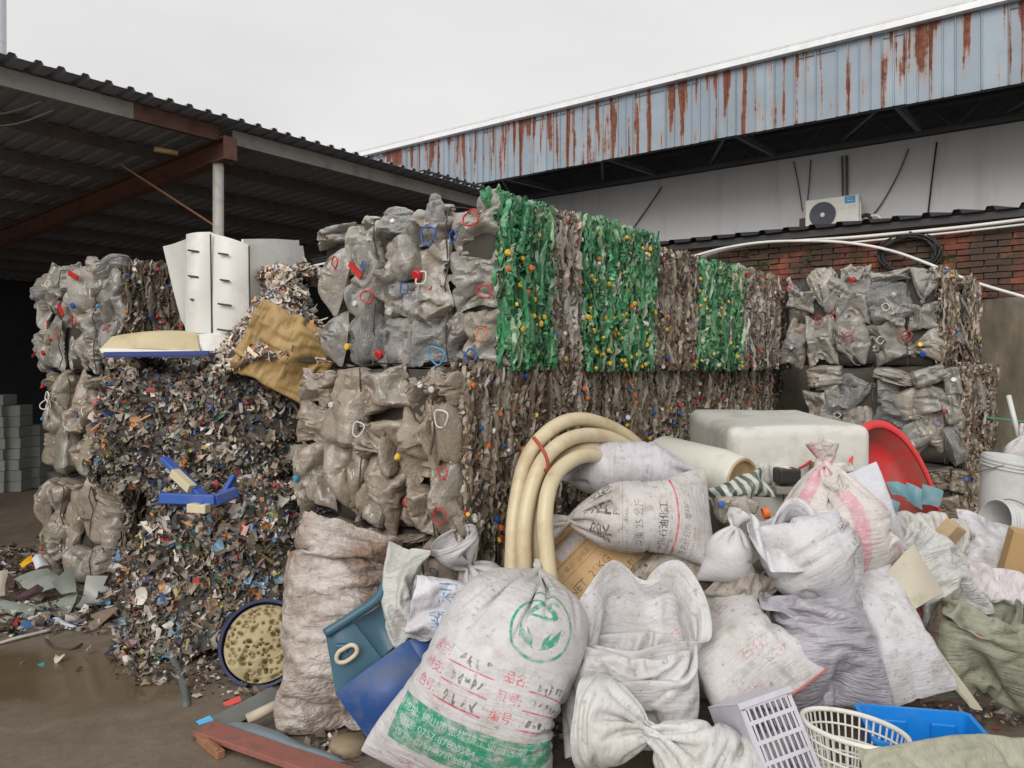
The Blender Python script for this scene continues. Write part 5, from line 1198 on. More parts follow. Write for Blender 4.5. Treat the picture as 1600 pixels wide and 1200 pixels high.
sack('tan_sack', 'tan woven sack lying open mouthed under the pale flake heap', 'sack', [(512, 585, 5.02), (460, 560, 5.0), (388, 520, 5.02)], .62, (.05, -1, -.1), woven('sack_tan', S(176, 146, 96), .4, S(120, 96, 62), seed=29, wr=.5), None, fill=.55, fill_h=.8, top='open', slack=1.1, seed=39, cell=.0165, ground=False, steps=150, hyd=.3)
sack('olive_sheet', 'faded olive woven sheet spread in front of the blue bin', 'sheet', [(1700, 1236, 2.50), (1540, 1222, 2.54), (1380, 1250, 2.50)], .42, (0, -.6, 1), woven('sheet_olive', S(166, 166, 148), .45, S(112, 112, 92), seed=30, wr=.7), None, fill=.4, slack=1.12, seed=40, cell=.016, ground=False, steps=160, end_pull=1)
sack('striped_film', 'clear film bag with dark stripes squeezed under the white drum', 'bag', [(1112, 790, 3.98), (1150, 765, 4.0), (1200, 752, 4.05)], .20, (0, -1, .4), None, None, fill=.7, slack=1.25, seed=41, cell=.012, ground=False, steps=120)
m, nt, b = material('striped_film_m'); uvn = nd(nt, 'ShaderNodeTexCoord').outputs['UV']
wv = nd(nt, 'ShaderNodeTexWave'); wv.inputs['Scale'].default_value = 2.3; wv.inputs['Distortion'].default_value = 2.0; wv.bands_direction = 'Y'; nt.links.new(uvn, wv.inputs[0])
nt.links.new(ramp(nt, wv.outputs[1], [(.3, S(186, 190, 180)), (.7, S(84, 92, 84))]), b.inputs['Base Color']); b.inputs['Roughness'].default_value = .25
bpy.data.objects['striped_film'].data.materials.append(m)
# ------------------------------------------------------------------ hard objects in the pile and on the ground
def g(px, py, z=0.0): d = (EYE-z)*F_PX/(py-HOR); return at(px, py, d)
def patch(a, b, c, d, nu=14, nv=10, bulge=0.0, t=.006, seed=0, amp=.004, ripple=0.0):
    """a bent sheet between four corners, with real thickness; bulge lifts its middle along its normal"""
    a, b, c, d = [np.array(tuple(q), float) for q in (a, b, c, d)]
    u, v = np.meshgrid(np.linspace(0, 1, nu), np.linspace(0, 1, nv), indexing='ij')
    P = (a*(1-u)[..., None]*(1-v)[..., None]+b*u[..., None]*(1-v)[..., None]+c*u[..., None]*v[..., None]+d*(1-u)[..., None]*v[..., None])
    n = np.cross(b-a, d-a); n /= np.linalg.norm(n)+1e-9
    if n[1] > 0: n = -n
    P += n*(bulge*(np.sin(u*math.pi)*np.sin(v*math.pi)*.5+np.sin(u*math.pi)*.5)+ripple*np.sin(u*9+seed))[..., None]
    P += crumple(P, seed, (amp, amp*.5), (9, 22))
    m = nu*nv; idx = np.arange(m).reshape(nu, nv); q = np.stack([idx[:-1, :-1], idx[1:, :-1], idx[1:, 1:], idx[:-1, 1:]], -1).reshape(-1, 4)
    V_ = np.concatenate([P.reshape(-1, 3), (P-n*t).reshape(-1, 3)])
    F = q.tolist()+(q[:, ::-1]+m).tolist()
    ring = list(idx[:, 0])+list(idx[-1, 1:])+list(idx[-2::-1, -1])+list(idx[0, -2:0:-1])
    for i in range(len(ring)):
        p0, p1 = int(ring[i]), int(ring[(i+1) % len(ring)]); F.append((p1, p0, p0+m, p1+m))
    return V_, F
def sheet(name, corners, mat, label=None, cat=None, group=None, parent=None, smooth=True, **k):
    V_, F = patch(*corners, **k)
    if parent is not None: V_ = V_-np.array(tuple(parent.location))
    o = link(name, mesh(name, V_, F, mat, smooth, sharp=40), parent)
    return tag(o, label, cat, group)
def frame(o, x, y):                       # matrix from an origin and two rough axes
    x = Vector(x).normalized(); z = x.cross(Vector(y)).normalized(); y = z.cross(x)
    return Matrix.Translation(o) @ Matrix((x, y, z)).transposed().to_4x4()

# hose coil
M_hose = plain('cream_hose', S(206, 192, 160), .38, .5, S(158, 130, 94), 5, var=.08, spec=.5)
hc = empty('hose_coil', at(900, 900, 3.9), 0, 'thick cream hose coiled in an upright arch and tied with red string', 'hose coil')
for k, P in enumerate(([(800, 960, 3.62), (801, 860, 3.68), (806, 790, 3.74), (824, 715, 3.82), (862, 670, 3.92), (905, 655, 4.02), (955, 668, 4.14), (1000, 700, 4.24), (1050, 770, 4.3), (1070, 860, 4.3)],
                       [(826, 960, 3.58), (818, 860, 3.63), (824, 790, 3.69), (846, 724, 3.77), (885, 688, 3.88), (930, 680, 3.98), (975, 695, 4.08), (1020, 735, 4.16), (1045, 830, 4.2)],
                       [(845, 960, 3.66), (838, 870, 3.72), (840, 800, 3.77), (862, 738, 3.86), (900, 706, 3.95), (940, 702, 4.03), (985, 722, 4.12), (1020, 780, 4.2)],
                       [(868, 960, 3.54), (856, 880, 3.58), (852, 800, 3.63), (866, 745, 3.72), (900, 716, 3.84), (935, 714, 3.94), (980, 740, 4.02), (1005, 800, 4.1)])):
    pts = [p-hc.location for p in spline([at(q[0], q[1], q[2]+max(0, (q[0]-880)/1000*1.6)) for q in P], 60)]
    MB().tube(pts, .038, 16).obj('hose_loop', M_hose, hc, True)
pts = [p-hc.location for p in spline([at(834, 684, 3.70), at(842, 694, 3.66), at(852, 710, 3.62), at(857, 730, 3.62), at(852, 735, 3.66)], 16)]
MB().tube(pts, .009, 6).obj('binding_string', plain('red_string', S(170, 74, 58), .7), hc, True)

# square tank, drum and bottle
M_tank = plain('translucent_hdpe', S(208, 207, 200), .4, .5, S(128, 114, 92), 3.2, var=.06, spec=.45)
tk = empty('square_tank', at(1218, 700, 5.0)*1, .06, 'large square translucent white tank with a black outlet behind the sacks', 'tank'); tk.location.z = 0.02
bm = bmesh.new(); bmesh.ops.create_cube(bm, size=1)
bmesh.ops.scale(bm, vec=(.90, .95, 1.31), verts=bm.verts); bmesh.ops.translate(bm, vec=(0, .16, .655), verts=bm.verts)
for v in bm.verts:
    if v.co.z > .6 and v.co.y < 0: v.co.z -= .0
    if v.co.z > .6 and v.co.y > .3: v.co.z += .06; v.co.x *= .92
bmesh.ops.bevel(bm, geom=bm.edges[:], offset=.065, segments=5, affect='EDGES', profile=.5)
bmesh.ops.subdivide_edges(bm, edges=[e for e in bm.edges if e.calc_length() > .3], cuts=8, use_grid_fill=True)
me = bpy.data.meshes.new('shell'); bm.to_mesh(me); bm.free(); 
co = np.array([v.co[:] for v in me.vertices]); co += crumple(co, 5, (.007, .003), (5, 14), False); me.vertices.foreach_set('co', co.astype(np.float32).ravel())
me.shade_smooth(); link('shell', me, tk, M_tank)
fy = -.335
MB().lathe([(.055, 0), (.055, .06), (.048, .065), (.048, .12), (0, .12)], 18, Matrix.Translation((-.12, fy+.02, 1.03)) @ Matrix.Rotation(math.pi/2, 4, 'X')).obj('outlet', M_tank, tk, True, 40)
MB().box((-.12, fy-.06, 1.03), (.13, .12, .09)).obj('outlet_collar', plain('black_fitting', S(48, 46, 44), .5), tk, bevel=.012)
MB().box((-.10, fy-.05, .945), (.19, .09, .05)).obj('outlet_clamp', plain('grey_fitting', S(150, 146, 136), .5), tk, bevel=.01)
MB().tube([(-.115, fy-.004, .93), (-.11, fy+.012, .3)], .006, 6).obj('seam', plain('seam_grey', S(120, 114, 104), .7), tk)
MB().tube(spline([(-.04, fy-.05, 1.07), (0, fy-.05, 1.09), (.04, fy-.03, 1.11)], 8), .009, 6).obj('red_cord', plain('red_cord', S(170, 40, 44), .6), tk)
rgx = np.random.default_rng(8)
for k, (x0, z0, wd, ht, c) in enumerate(((-.37, 1.05, .16, .09, S(104, 92, 72)), (.10, 1.05, .12, .12, S(118, 98, 72)), (-.24, 1.03, .12, .14, S(206, 204, 198)), (.22, 1.07, .2, .06, S(212, 210, 204)), (-.30, 1.02, .08, .1, S(110, 98, 78)))):
    V_, F = patch((x0-wd/2, fy-.006, z0-ht/2), (x0+wd/2, fy-.006, z0-ht/2), (x0+wd/2*.7, fy+.0, z0+ht/2), (x0-wd/2, fy+.0, z0+ht/2), 7, 5, .006, .003, k, .012)
    link('torn_label', mesh('torn_label', V_, F, plain('torn_label_%d' % k, c, .7, .6, S(96, 84, 66), 18), True), tk)

ax0, ax1 = at(1030, 718, 4.7), at(1160, 752, 4.2); d_ = (ax1-ax0); L_ = d_.length
dr = empty('white_drum', ax0, 0, 'white plastic drum lying on its side against the square tank', 'drum'); dr.matrix_world = frame(ax0, d_, (0, 0, 1)) @ Matrix.Rotation(math.pi/2, 4, 'Y')
M_drum = plain('white_drum_plastic', S(208, 206, 196), .38, .35, S(150, 136, 112), 4, var=.05)
R_ = .15
MB().lathe([(0, 0), (R_*.9, 0), (R_, .03), (R_, L_*.62), (R_*1.0, L_*.78), (R_*.98, L_*.8), (R_*.93, L_-.03), (R_*.86, L_-.005)], 40).obj('shell', M_drum, dr, True, 50)
MB().lathe([(R_*.86, L_-.005), (R_*.82, L_+.006), (R_*.74, L_+.004), (R_*.70, L_-.02), (0, L_-.03)], 40).obj('base_ring', plain('stained_drum_base', S(176, 152, 116), .5, .5, S(120, 92, 60), 10), dr, True, 50)
bt = empty('plastic_bottle', at(1150, 795, 3.9), 0, 'crushed clear bottle with an orange cap lying above the round white bag', 'bottle')
link('bottle_body', jug(3, PALE), bt, scale=(.13, .1, .22), rot=(.2, 1.5, .1))
MB().lathe([(.028, 0), (.028, .03), (0, .032)], 16, Matrix.Translation((.125, -.03, -.02)) @ Matrix.Rotation(1.4, 4, 'Y')).obj('cap', M_cap['orange'], bt, True, 40)
MB().lathe([(.016, 0), (.016, .02), (0, .022)], 12, Matrix.Translation((-.09, -.05, .03)) @ Matrix.Rotation(1.4, 4, 'X')).obj('cap', M_cap['blue'], bt, True, 40)

# red tub standing on edge
M_red = plain('red_tub_plastic', S(206, 52, 56), .38, .8, S(132, 104, 92), 3.4, var=.06, lo=.38, hi=.56)
rt = empty('red_tub', at(1404, 800, 4.78), 0, 'red oval tub standing on its edge with its dirty inside showing', 'tub')
rt.matrix_world = frame(at(1402, 818, 4.66), (1, .18, .06), (-.10, .25, 1))
a_, b_ = .285, .60
prof = [(1.0, .025), (1.045, .02), (1.05, .0), (1.0, .0), (.97, -.02), (.90, -.13), (.84, -.165), (.70, -.18), (0, -.18)]
def ell(prof, n=56):
    v = []; f = []
    for (r, z) in prof: v += [(math.cos(t)*a_*r, math.copysign(abs(math.sin(t))**.9, math.sin(t))*b_*r, z) for t in np.linspace(0, 2*math.pi, n, endpoint=False)]
    for i in range(len(prof)-1): f += [(i*n+k, i*n+(k+1) % n, (i+1)*n+(k+1) % n, (i+1)*n+k) for k in range(n)]
    return v, f
mb = MB(); mb.add(*ell(prof[3:])); mb.add(*ell([(.99, .0), (.93, -.14), (.86, -.18), (.72, -.195), (0, -.195)])); mb.obj('shell', M_red, rt, True, 60)
mb = MB(); mb.add(*ell([(.975, .012), (1.0, .022), (1.05, .016), (1.06, -.006), (1.04, -.012), (.985, -.004), (.975, .012)])); mb.obj('rim', plain('red_rim_plastic', S(214, 58, 60), .32, .25, S(140, 90, 80), 8), rt, True, 60)
tp = empty('blue_tape', at(1430, 785, 4.6), 0, 'crumpled strip of blue tape stuck across the red tub', 'tape')
M_tape = plain('blue_tape', S(104, 146, 158), .45, .4, S(150, 150, 140), 12)
for i, q in enumerate(([(1382, 752, 4.70), (1412, 758, 4.66), (1414, 776, 4.66), (1386, 768, 4.69)], [(1410, 756, 4.66), (1440, 766, 4.6), (1438, 796, 4.6), (1408, 780, 4.65)], [(1436, 762, 4.6), (1472, 776, 4.58), (1464, 800, 4.58), (1434, 796, 4.6)], [(1382, 780, 4.66), (1404, 792, 4.64), (1400, 812, 4.64), (1380, 810, 4.66)])):
    sheet('tape_strip', [at(*p) for p in q], M_tape, parent=tp, amp=.03, t=.002, bulge=.02, seed=i)

# buckets
M_bk = plain('white_bucket_plastic', S(204, 206, 204), .38, .35, S(150, 142, 128), 6, var=.05)
def bucket(c, up, r, h, label):
    b = empty('bucket', c, 0, label, 'bucket', 'white plastic buckets by the wall'); b.matrix_world = frame(c, Vector(up).orthogonal(), Vector(up).cross(Vector(up).orthogonal()))
    MB().lathe([(0, 0), (r*.84, 0), (r*.86, .01), (r*.97, h*.8), (r, h), (r*.97, h), (r*.94, h*.8), (r*.83, .015), (0, .012)], 36).obj('shell', M_bk, b, True, 50)
    mb = MB()
    for z in (h*.83, h*.89, h*.95): mb.lathe([(r*.97, z-.008), (r*1.05, z-.006), (r*1.05, z+.006), (r*.97, z+.008)], 36)
    mb.obj('rib', M_bk, b, True, 50)
    MB().tube(spline([(r*1.03, 0, h*.9), (r*.9, r*.7, h*.72), (0, r*1.12, h*.6), (-r*.9, r*.7, h*.72), (-r*1.03, 0, h*.9)], 24), .005, 6).obj('handle', plain('wire_handle', S(130, 126, 120), .4), b, True)
bucket(at(1566, 800, 5.0), (.12, -.1, 1), .165, .36, 'upright white bucket with ribbed rim and wire handle, tilted beside the small bale')
bucket(at(1632, 830, 4.75), (-1, -.18, .22), .13, .36, 'white bucket lying on its side in front of the upright bucket')
M_card = plain('brown_cardboard', S(176, 146, 104), .85, .3, S(130, 104, 74), 6)
tag(MB().box((0, 0, 0), (.34, .1, .30)).obj('cardboard_box', M_card, bevel=.004, loc=at(1625, 880, 4.1), rot=(.1, .2, -.3)), 'brown cardboard box edge beside the speckled white bag', 'box')
tag(MB().box((0, 0, 0), (.10, .08, .12)).obj('small_carton', plain('tan_carton', S(186, 162, 128), .8, .3), bevel=.006, loc=at(1484, 832, 4.25), rot=(.5, .4, .5)), 'small tan carton tipped over under the red tub', 'box')
tag(MB().tube([at(1576, 618, 5.6), at(1592, 684, 5.5)], .017, 10).obj('pole', M_bk, None, True), 'thin white rod leaning on the stained wall', 'rod')
tag(MB().tube(spline([at(1540, 652, 5.9), at(1575, 656, 5.8), at(1625, 662, 5.8)], 10), .006, 6).obj('green_string', plain('green_string', S(60, 150, 110), .6)), 'green string stretched across the stained wall', 'string')

# tan curled board
M_tan = plain('tan_board', S(188, 182, 164), .6, .5, S(132, 122, 102), 4)
tb = empty('curled_board', at(1430, 930, 3.62), 0, 'curled tan plastic board standing between the slim sack and the olive sack', 'board')
sheet('upper_panel', [at(1376, 905, 3.68), at(1426, 848, 3.76), at(1474, 928, 3.66), at(1418, 960, 3.56)], M_tan, parent=tb, bulge=.05, amp=.004, seed=3)
sheet('lower_panel', [at(1384, 914, 3.64), at(1424, 958, 3.56), at(1534, 1108, 3.50), at(1512, 1092, 3.46)], M_tan, parent=tb, bulge=.05, amp=.006, seed=4)

# crate, basket and bin at the near edge
M_cr = plain('white_crate_plastic', S(196, 194, 204), .4, .25, S(146, 138, 132), 9, var=.05)
A_, B_, C_ = at(1156, 1102, 2.82), at(1224, 1078, 2.86), at(1112, 1058, 3.06)
ex = (B_-A_).normalized(); dn = (at(1196, 1222, 2.72)-A_).normalized(); ez = -(dn-ex*dn.dot(ex)).normalized(); ey = ez.cross(ex)
cr = empty('slotted_crate', A_, 0, 'white slotted plastic crate tipped on its side', 'crate'); cr.matrix_world = Matrix.Translation(A_) @ Matrix((ex, ey, ez)).transposed().to_4x4()
w_, d_, h_ = .20, .32, .34           # x right, y back, z up
def grid_wall(name, o, du, dv, nu_, nv_, wu, wv, holes):
    """slatted wall: border plus bars, each wall one part"""
    o, du, dv = Vector(o), Vector(du), Vector(dv); n = du.cross(dv).normalized(); mb = MB(); t = .006
    def bar(p, q, w): mb.beam(p, q, w, t, n)
    bar(o+dv*.03, o+du+dv*.03, dv.length*.07); bar(o+dv*.97, o+du+dv*.97, dv.length*.07); bar(o+du*.03, o+du*.03+dv, du.length*.07); bar(o+du*.97, o+du*.97+dv, du.length*.07)
    for i in range(1, nu_): bar(o+du*(i/nu_)+n*.001, o+du*(i/nu_)+dv+n*.001, wu)
    for j in range(1, nv_): bar(o+dv*(j/nv_)+n*.002, o+dv*(j/nv_)+du+n*.002, wv)
    return mb.obj(name, M_cr, cr)
grid_wall('side_wall', (0, 0, -h_), (w_, 0, 0), (0, 0, h_), 9, 5, .008, .014, 1)
grid_wall('side_wall', (0, d_, 0), (w_, 0, 0), (0, 0, -h_), 9, 5, .008, .014, 1)
grid_wall('side_wall', (w_, 0, -h_), (0, d_, 0), (0, 0, h_), 12, 5, .008, .014, 1)
MB().box((w_/2, d_/2, .003), (w_+.012, d_+.012, .006)).box((w_/2, -.004, -.004), (w_+.02, .012, .022)).obj('base', M_cr, cr, bevel=.002)
MB().box((-.003, d_/2, -h_/2), (.006, d_, h_)).obj('base', M_cr, cr)

M_bs = plain('cream_basket_plastic', S(216, 214, 206), .42, .3, S(150, 140, 126), 9, var=.05)
c0, c1 = at(1256, 1112, 2.92), at(1420, 1166, 2.66)
bx = (c1-c0); Lb = bx.length/2; up_ = Vector((.10, -.10, 1)); Mb = frame((c0+c1)/2, bx, up_.cross(bx))
bk = empty('oval_basket', (c0+c1)/2, 0, 'cream oval plastic basket with open lattice walls beside the blue bin', 'basket'); bk.matrix_world = Mb
a1, b1, hb = Lb, .125, .20
def oval(r, z, n=48): return [Vector((math.cos(t)*a1*r, math.sin(t)*(b1-(1-r)*a1*.6), z)) for t in np.linspace(0, 2*math.pi, n, endpoint=False)]
MB().tube(oval(1.0, 0), .0095, 8, True).obj('rim', M_bs, bk, True)
mb = MB()
for k in range(1, 5): mb.tube(oval(1-.05*k, -hb*k/4.2), .0042, 6, True)
mb.obj('ring', M_bs, bk, True)
mb = MB(); T_, Bt = oval(1.0, 0, 44), oval(.79, -hb, 44)
for p, q in zip(T_, Bt): mb.beam(p, q, .006, .004, (p.x, p.y, 0))
mb.obj('rib', M_bs, bk)
P = oval(.79, -hb, 44); MB().add(P+[Vector((0, 0, -hb))], [(i, (i+1) % 44, 44) for i in range(44)]).obj('base', M_bs, bk)

M_bin = plain('bright_blue_plastic', S(24, 132, 214), .35, .15, S(120, 140, 150), 12, var=.05)
bn = empty('blue_bin', (1.56, 2.93, .085), -.20, 'bright blue rectangular plastic bin, empty, beside the cream basket', 'bin')
def bin_shell(w, d, h, t, taper):
    bm = bmesh.new(); r = .03
    def ring_(w, d, z): 
        out = []
        for cx, cy, a0 in ((w/2-r, d/2-r, 0), (-w/2+r, d/2-r, 1), (-w/2+r, -d/2+r, 2), (w/2-r, -d/2+r, 3)):
            for k in range(5): a = (a0+k/4)*math.pi/2; out.append(bm.verts.new((cx+r*math.cos(a), cy+r*math.sin(a), z)))
        return out
    R_ = [ring_(w*taper, d*taper, 0), ring_(w, d, h-.015), ring_(w+.03, d+.03, h-.012), ring_(w+.03, d+.03, h), ring_(w-.004, d-.004, h), ring_(w*taper-t*2, d*taper-t*2, t)]
    n = 20
    for a, b in zip(R_[:-1], R_[1:]):
        for k in range(n): bm.faces.new((a[k], a[(k+1) % n], b[(k+1) % n], b[k]))
    bm.faces.new(R_[0][::-1]); bm.faces.new(R_[-1]); me = bpy.data.meshes.new('shell'); bm.to_mesh(me); bm.free(); me.shade_smooth(); me.set_sharp_from_angle(angle=.7); return me
link('shell', bin_shell(.40, .31, .25, .006, .86), bn, M_bin)
for x in (-.07, .11): MB().box((x, .132, .12), (.09, .012, .18)).obj('wall_rib', M_bin, bn, bevel=.005)

# cut blue drum piece
M_blue = plain('blue_drum_plastic', S(38, 76, 136), .4, .85, S(92, 98, 108), 7, var=.15, lo=.45, hi=.7)
M_teal = plain('teal_drum_plastic', S(58, 96, 116), .4, .55, S(84, 104, 112), 6, var=.15)
cd = empty('cut_drum', at(590, 1050, 3.4), 0, 'cut open blue plastic drum folded flat with a white handle', 'drum')
sheet('lower_panel', [at(524, 1082, 3.36), at(636, 998, 3.42), at(672, 1060, 3.34), at(588, 1176, 3.30)], M_blue, parent=cd, bulge=.07, amp=.003, t=.008, seed=1)
sheet('lower_panel', [at(634, 1000, 3.42), at(676, 992, 3.46), at(690, 1030, 3.44), at(655, 1052, 3.36)], M_blue, parent=cd, bulge=.02, amp=.003, t=.008, seed=2)
sheet('upper_panel', [at(510, 992, 3.42), at(552, 970, 3.44), at(596, 1030, 3.42), at(524, 1086, 3.37)], M_teal, parent=cd, bulge=.02, amp=.003, t=.008, seed=3)
sheet('upper_panel', [at(548, 974, 3.46), at(606, 940, 3.50), at(622, 1002, 3.46), at(592, 1030, 3.43)], M_teal, parent=cd, bulge=-.03, amp=.004, t=.008, seed=4)
MB().tube([p-cd.location for p in spline([at(508, 990, 3.40), at(552, 962, 3.43), at(590, 935, 3.47), at(604, 905, 3.52)], 20)], .022, 8).obj('rim', M_teal, cd, True)
hp = [at(x, y, 3.37) for x, y in ((530, 1018), (548, 1008), (557, 1012), (556, 1022), (540, 1034), (528, 1034), (526, 1026))]
MB().tube([p-cd.location for p in spline(hp+[hp[0]], 30)[:-1]], .010, 8, True).obj('handle', plain('bone_handle', S(206, 192, 168), .5, .3), cd, True)
MB().box(at(534, 1012, 3.385)-cd.location, (.05, .03, .035)).obj('handle_boss', M_teal, cd, bevel=.006)

# blue basin with hardened foam
bs = empty('foam_basin', at(400, 1003, 4.15), 0, 'dark blue basin tipped up, full of cream coloured hardened foam', 'basin')
bs.matrix_world = frame(at(410, 1004, 4.15), (1, .1, .0), (-.05, .45, .9))
rb = .218
MB().lathe([(rb*.98, .0), (rb*1.05, .006), (rb*1.06, -.008), (rb*1.0, -.012), (rb*.92, -.10), (rb*.7, -.14), (0, -.14)], 48, sx=1.0).obj('shell', plain('navy_basin', S(52, 62, 98), .5, .6, S(96, 92, 92), 9), bs, True, 50)
rgf = np.random.default_rng(4); n = 150; rr_, tt = np.linspace(0, 1, 60), np.linspace(0, 2*math.pi, n, endpoint=False)
Rg, Tg = np.meshgrid(rr_, tt, indexing='ij'); X = Rg*np.cos(Tg)*rb*.93; Y = Rg*np.sin(Tg)*rb*.93; Z = .012-.03*Rg**6+0*X
Pf = np.stack([X, Y, Z], -1); Pf[..., 2] += crumple(Pf, 3, (.012, .006), (26, 60))[..., 2]
for _ in range(210):
    a, r0 = rgf.uniform(0, 6.28), rb*.9*math.sqrt(rgf.random()); q = (X-r0*math.cos(a))**2/rgf.uniform(.5, 2.5)+(Y-r0*math.sin(a))**2; Pf[..., 2] -= .034*np.exp(-q/(rgf.uniform(.003, .0095)**2))
idx = np.arange(60*n).reshape(60, n); R1 = np.roll(idx, -1, 1); q = np.stack([idx[:-1], R1[:-1], R1[1:], idx[1:]], -1).reshape(-1, 4)
m, nt, b = material('cream_foam'); c = coords(nt)
sz = nd(nt, 'ShaderNodeSeparateXYZ'); nt.links.new(c, sz.inputs[0])
base = mix(nt, noise(nt, 14, 5, c), S(186, 174, 138), S(160, 144, 106)); base = mix(nt, ramp(nt, noise(nt, 30, 5, c), [(.6, 0), (.72, .8)]), base, S(84, 68, 44))
nt.links.new(base, b.inputs['Base Color']); b.inputs['Roughness'].default_value = .8
link('foam', mesh('foam', Pf.reshape(-1, 3), q, m, True), bs)

# white cut tank on top of the film bale, blue tray under it
M_wt = plain('white_moulded_plastic', S(220, 219, 214), .4, .35, S(150, 140, 118), 2.6, var=.05)
M_wy = plain('yellowed_plastic', S(198, 184, 148), .5, .5, S(140, 120, 88), 4)
wt = empty('cut_tank', at(340, 545, 5.5), 0, 'large white plastic tank cut open, standing on the film bale with a curled lip', 'tank')
def W_(*q): return [at(*p) for p in q]
sheet('front_panel', W_((291, 366, 5.52), (328, 362, 5.46), (330, 520, 5.44), (290, 522, 5.50)), M_wt, parent=wt, bulge=.05, t=.03, seed=1)
sheet('front_panel', W_((329, 363, 5.455), (388, 382, 5.46), (392, 528, 5.46), (331, 522, 5.435)), M_wt, parent=wt, bulge=.045, t=.03, seed=2)
sheet('foot_curve', W_((291, 519, 5.49), (392, 524, 5.45), (384, 552, 5.38), (262, 550, 5.36)), M_wt, parent=wt, bulge=.05, t=.02, seed=3)
sheet('side_panel', W_((386, 381, 5.47), (474, 384, 6.3), (490, 500, 6.3), (390, 530, 5.47)), M_wt, parent=wt, bulge=.07, t=.03, seed=4)
sheet('rear_panel', W_((380, 374, 5.9), (468, 374, 6.6), (470, 420, 6.6), (384, 430, 5.9)), M_wt, parent=wt, bulge=.02, t=.02, seed=9)
sheet('wing_panel', W_((254, 385, 5.85), (291, 374, 5.54), (291, 522, 5.53), (283, 500, 5.7)), M_wt, parent=wt, bulge=-.02, t=.02, seed=5)
sheet('curled_lip', W_((156, 548, 5.26), (312, 552, 5.30), (306, 519, 5.40), (176, 526, 5.36)), M_wy, parent=wt, bulge=.07, t=.035, seed=6)
sheet('curled_lip', W_((160, 552, 5.24), (300, 557, 5.26), (304, 547, 5.27), (157, 545, 5.25)), M_wt, parent=wt, bulge=.02, t=.03, seed=7)
dk = plain('slot_shadow_plastic', S(70, 68, 64), .8)  # dark bars stand in for the shade inside the slots
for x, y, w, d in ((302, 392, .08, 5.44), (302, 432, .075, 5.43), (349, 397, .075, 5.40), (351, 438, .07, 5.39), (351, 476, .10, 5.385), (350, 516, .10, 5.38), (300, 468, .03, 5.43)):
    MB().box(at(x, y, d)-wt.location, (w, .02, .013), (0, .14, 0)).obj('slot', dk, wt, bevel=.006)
for x0, y0, y1, d in ((329, 366, 520, 5.43), (389, 384, 528, 5.445)):
    MB().tube([at(x0, y0, d)-wt.location, at(x0+2, y1, d)-wt.location], .006, 6).obj('seam', dk, wt)
tag(MB().box((0, 0, 0), (.72, .5, .022)).box((0, -.25, .012), (.72, .012, .03)).obj('blue_tray', plain('navy_tray', S(42, 62, 128), .4, .3), loc=at(272, 555, 5.45), rot=(.02, -.01, -.05)), 'dark blue flat tray edge under the curled white lip', 'tray')

# broken blue crate piece on the film
M_bf = plain('blue_crate_plastic', S(56, 92, 172), .45, .35, S(120, 116, 110), 8)
bf = empty('crate_fragment', at(310, 775, 4.58), 0, 'broken blue crate corner with pale stickers resting on the film bale', 'crate piece')
for a, b_, w, h in (((252, 778, 4.62), (338, 781, 4.52), .05, .06), ((336, 781, 4.52), (370, 768, 4.62), .05, .06), ((256, 716, 4.78), (318, 776, 4.60), .06, .03), ((350, 772, 4.62), (366, 744, 4.72), .03, .04), ((300, 790, 4.54), (322, 790, 4.50), .08, .03)):
    MB().beam(at(*a)-bf.location, at(*b_)-bf.location, w, h).obj('rail', M_bf, bf, bevel=.006)
for a, b_ in (((272, 738, 4.68), (300, 764, 4.60)), ((296, 793, 4.50), (325, 795, 4.47))):
    MB().beam(at(*a)-bf.location, at(*b_)-bf.location, .055, .05).obj('sticker', plain('pale_sticker', S(206, 196, 164), .7, .3), bf, bevel=.004)

